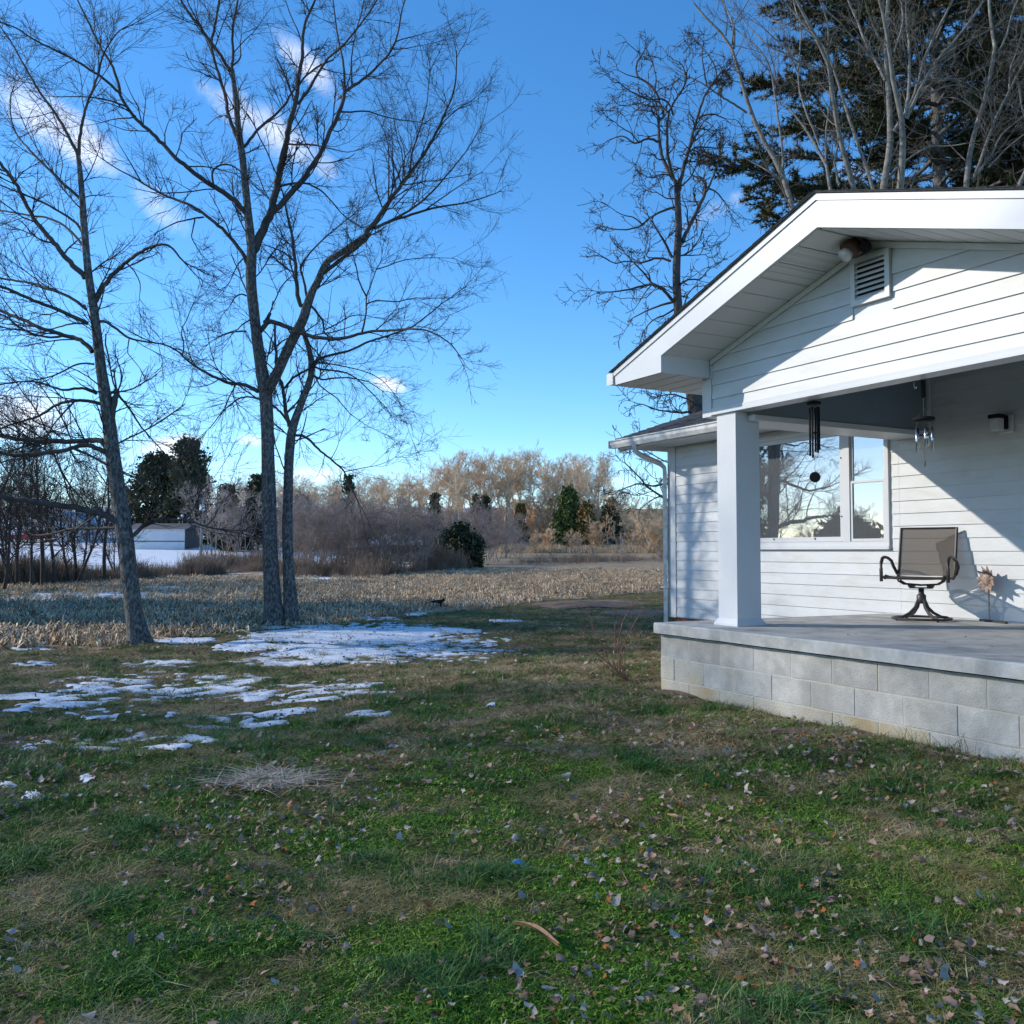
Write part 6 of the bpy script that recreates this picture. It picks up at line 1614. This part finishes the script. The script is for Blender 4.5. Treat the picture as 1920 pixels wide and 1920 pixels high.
# lawn
kinds = [((20, .028, .032, .0018, 1.3), 'blade'), ((18, .038, .030, .0018, 1.4), 'blade'), ((24, .020, .036, .0017, 1.2), 'blade_cool'), ((14, .055, .026, .0019, 1.3), 'blade_cool'), ((18, .034, .042, .0017, 2.2), 'blade_dry'), ((13, .048, .048, .0017, 2.6), 'blade_dry'), ((30, .014, .036, .0030, 1.0), 'blade'), ((16, .080, .028, .0020, 1.1), 'blade_cool'), ((34, .013, .034, .0036, 1.2), 'blade_bright'), ((22, .024, .032, .0022, 1.3), 'blade_bright')]
ps = []
for i, (k_, mm) in enumerate(kinds): ps.append(mesh_np('grass', *clump(k_, 360 + i), M[mm]))
X, Y = [], []
for n, a, b in ((34000, 1.9, 4.2), (44000, 4.2, 7.5), (38000, 7.5, 12), (30000, 12, 21), (9000, 21, 34)):
    x, y = wedge(n, a, b, .68 if b > 6 else .72); X.append(x); Y.append(y)
x = np.concatenate(X); y = np.concatenate(Y)
tuft = fbm(x, y, .30, 71, 3); thin = fbm(x, y, .30, 83, 3)
ok = (y < field_line(x) + .3) & off_house(x, y) & (rng.random(len(x)) > .55 * on_snow(x, y)) & (rng.random(len(x)) < np.clip(.30 + (thin - .36) * 3.4, .16, 1))
x, y, tuft = x[ok], y[ok], tuft[ok]; n = len(x)
pr = rng.random(n)
idx = np.where(tuft > .62, np.where(pr < .25, 3, np.where(pr < .29, 7, 1)), np.where(tuft < .42, np.where(pr < .5, 4, np.where(pr < .7, 5, 6)), np.where(pr < .3, 0, np.where(pr < .5, 1, np.where(pr < .7, 2, np.where(pr < .88, 6, 4))))))
brt = (fbm(x, y, .55, 131, 3) > .555) & (y < 8.5) & (rng.random(n) < .75 * np.exp(-((x - .1) / 2.2) ** 2) + .22)
idx = np.where(brt, np.where(pr < .55, 8, 9), idx)
scl = (.75 + .55 * np.clip((tuft - .4) * 3, 0, 1)) * rng.uniform(.7, 1.25, n) * np.clip(.75 + y / 26, .8, 1.5)
gn_instances('grass', np.stack([x, y, zof(x, y) - .003], 1), np.stack([rng.normal(0, .15, n), rng.normal(0, .15, n), rng.uniform(0, 6.28, n)], 1), scl, idx, ps)['kind'] = 'stuff'
# uncut green tufts at the foot of the porch
tp = [mesh_np('grass_tuft', *clump((34, .17, .045, .0024, .75), 390 + i), M['blade_cool']) for i in range(3)]
for i, (px_, py_, s, lab) in enumerate(((1555, 1358, .75, 'small green grass tuft at the foot of the porch wall, leftmost of the tufts'), (1705, 1398, .95, 'spiky green grass tuft under the middle of the porch wall'), (1650, 1386, .55, 'short green grass tuft left of the spiky one by the porch wall'), (1795, 1418, 1.0, 'green grass tuft by the porch wall nearest the right edge'))):
    g = gpt(px_, py_)
    o = link('grass_tuft', tp[i % 3], None, (g[0], g[1], g[2] - .01)); o.scale = (s,) * 3; o.rotation_euler = (0, 0, i * 1.7); tag(o, lab, 'grass tuft', 'grass tufts along the porch wall')
g = gpt(503, 1468)
o = link('dead_grass_clump', mesh_np('dead_grass_clump', *clump((520, .060, .080, .0028, 3.4), 398), mat('dead_grass', (.42, .33, .25), (.62, .52, .42), 20, .8)), None, (g[0], g[1], g[2] + .012)); tag(o, 'pale dead grass clump lying flat in the middle of the dark lawn', 'grass clump'); o.scale = (1.5, 1.15, 1.0)
# fallen leaves
def leaf_mesh(seed, m, lobes):
    rg = np.random.default_rng(seed); n = 14
    a = np.linspace(0, 2 * math.pi, n, endpoint=False)
    r = .5 * (1 - .55 * np.abs(np.sin(lobes * a / 2 + .3)) ** 1.5 + rg.normal(0, .12, n)) * (1 + .25 * np.cos(a))
    x, y = r * np.cos(a) * 1.1, r * np.sin(a) * .85
    c1, c2, ph = rg.uniform(-1.4, 2.4), rg.uniform(-1.0, 1.6), rg.uniform(0, 3)
    z = lambda x, y: c1 * y * y + c2 * x * x * .6 + .10 * np.sin(5 * x + ph) * y + .06
    V = [(0, 0, z(0, 0))] + [(.5 * p, .5 * q, z(.5 * p, .5 * q)) for p, q in zip(x, y)] + [(p, q, z(p, q) + rg.normal(0, .03)) for p, q in zip(x, y)]
    F3 = [[0, 1 + i, 1 + (i + 1) % n] for i in range(n)]; F4 = [[1 + i, 1 + n + i, 1 + n + (i + 1) % n, 1 + (i + 1) % n] for i in range(n)]
    k = len(V); V += [(-.5, .0, z(-.5, 0)), (-.5, .02, z(-.5, 0)), (-.85, .06, .12), (-.85, .045, .12)]; F4.append([k, k + 1, k + 2, k + 3])
    me = mesh_np('fallen_leaf', V, [np.array(F3), np.array(F4)], m); return me
LM = [leaf_mesh(400 + i, M['leaf'][(0, 1, 1, 0, 3, 0, 1, 4, 2, 0, 3, 1)[i % 12]], (5, 3, 0, 7)[i % 4]) for i in range(24)]
LW = np.ones(24)
x, y = wedge(900, 2.3, 9.5, .60, .55)
lpat = fbm(x, y, 1.3, 95, 3)
ok = off_house(x, y, .05) & (rng.random(900) < np.clip((lpat - .25) * 2.4, .15, 1))
x, y = x[ok], y[ok]; order = np.argsort(y); x, y = x[order], y[order]
NL = 280
GLAB = 'dry curled brown leaf lying on the lawn grass'
lx = np.concatenate([x[:NL]]); ly = np.concatenate([y[:NL]])
for i in range(min(NL, len(x))):
    o = bpy.data.objects.new('fallen_leaf', LM[int(rng.integers(0, 24))]); COL.objects.link(o)
    s = float(rng.uniform(.026, .062)); o.scale = (s, s * float(rng.uniform(.6, 1)), s * 1.1)
    o.location = (float(x[i]), float(y[i]), float(zof(x[i], y[i])) + float(rng.uniform(.004, .024))); o.rotation_euler = (float(rng.normal(0, .5)), float(rng.normal(0, .5)), float(rng.uniform(0, 6.28)))
    tag(o, GLAB, 'leaf', 'fallen leaves on the lawn')
for (px_, py_) in ((1604, 1190), (1858, 1212), (1808, 1194), (1770, 1204), (1590, 1192)):
    q = ray(px_, py_); q = np.array([0, 0, EYE]) + q * ((SLAB) / q[2])
    o = bpy.data.objects.new('fallen_leaf', LM[int(rng.integers(0, 24))]); COL.objects.link(o); o.scale = (.035, .035, .03); o.location = (q[0], q[1], EYE + SLAB + .004); o.rotation_euler = (0, 0, px_)
    tag(o, 'tiny dry leaf lying on the bare porch slab', 'leaf', 'dry leaves on the porch slab')
xx = np.concatenate([x[NL:], wedge(2600, 3.0, 18, .62, .6)[0]]); 
x2, y2 = wedge(13000, 2.2, 20, .62, .35); x3, y3 = wedge(6500, 2.1, 7.0, .62, .6); x2 = np.concatenate([x[NL:], x2, x3]); y2 = np.concatenate([y[NL:], y2, y3])
ok = off_house(x2, y2, .03) & (y2 < field_line(x2)) & (rng.random(len(x2)) < np.clip((fbm(x2, y2, .9, 95, 3) - .30) * 4, .08, 1)); x2, y2 = x2[ok], y2[ok]; n = len(x2)
gn_instances('leaf_litter', np.stack([x2, y2, zof(x2, y2) + rng.uniform(.010, .034, n)], 1), np.stack([rng.normal(0, .4, n), rng.normal(0, .4, n), rng.uniform(0, 6.28, n)], 1), rng.uniform(.012, .042, n) * (1 + .02 * y2), rng.integers(0, 24, n), LM)['kind'] = 'stuff'
# curled strip of bark, twigs and a scrap of blue plastic in the grass
g0, g1 = gpt(962, 1748), gpt(1052, 1790)
d = g1 - g0; nrm = np.array([-d[1], d[0], 0]); nrm = nrm / np.linalg.norm(nrm)
V, F = [], []
for i in range(9):
    t = i / 8; c = g0 + d * t - g0 + nrm * .012 * math.sin(t * 5); wv = .011 * math.sin(math.pi * (.06 + .9 * t ** 1.4)) + .002
    zz = .035 + .012 * math.sin(t * 3)
    V += [tuple(c + nrm * wv + [0, 0, zz + .006]), tuple(c + [0, 0, zz - .004]), tuple(c - nrm * wv + [0, 0, zz + .007])]
for i in range(8): F += [(3 * i, 3 * i + 1, 3 * i + 4, 3 * i + 3), (3 * i + 1, 3 * i + 2, 3 * i + 5, 3 * i + 4)]
b = MB().add(V, F).add([(x_, y_, z_ - .003) for x_, y_, z_ in V], [f[::-1] for f in F])
o = b.obj('bark_strip', M['barkstrip']); o.location = tuple(g0); tag(o, 'long orange brown strip of bark lying in the foreground grass', 'bark')
for (p0, p1, lab) in (((1460, 1618), (1512, 1622), 'thin grey twig lying in the grass right of the middle'), ((1252, 1536), (1282, 1544), 'short orange curled husk lying below the porch corner'), ((1852, 1568), (1888, 1566), 'orange leaf husk lying near the right edge of the lawn')):
    a, c = gpt(*p0), gpt(*p1); mid = (c - a) / 2 + [0, 0, .03]
    bb = MB().tube([(0, 0, .025), tuple(mid), tuple(c - a + [0, 0, .02])], [.004, .009 if 'husk' in lab else .005, .003], 6)
    o = bb.obj('husk' if 'husk' in lab else 'twig', M['barkstrip'] if 'husk' in lab else M['branch']); o.location = tuple(a); tag(o, lab, 'husk' if 'husk' in lab else 'twig')
g = gpt(970, 1632)
o = MB().add([(-.02, -.006, .035), (.022, -.012, .028), (.024, .004, .04), (-.016, .008, .045), (0, 0, .048)], [(0, 1, 4), (1, 2, 4), (2, 3, 4), (3, 0, 4)]).obj('plastic_scrap', M['blueplastic']); o.location = tuple(g); tag(o, 'tiny scrap of blue plastic caught in the grass', 'litter')
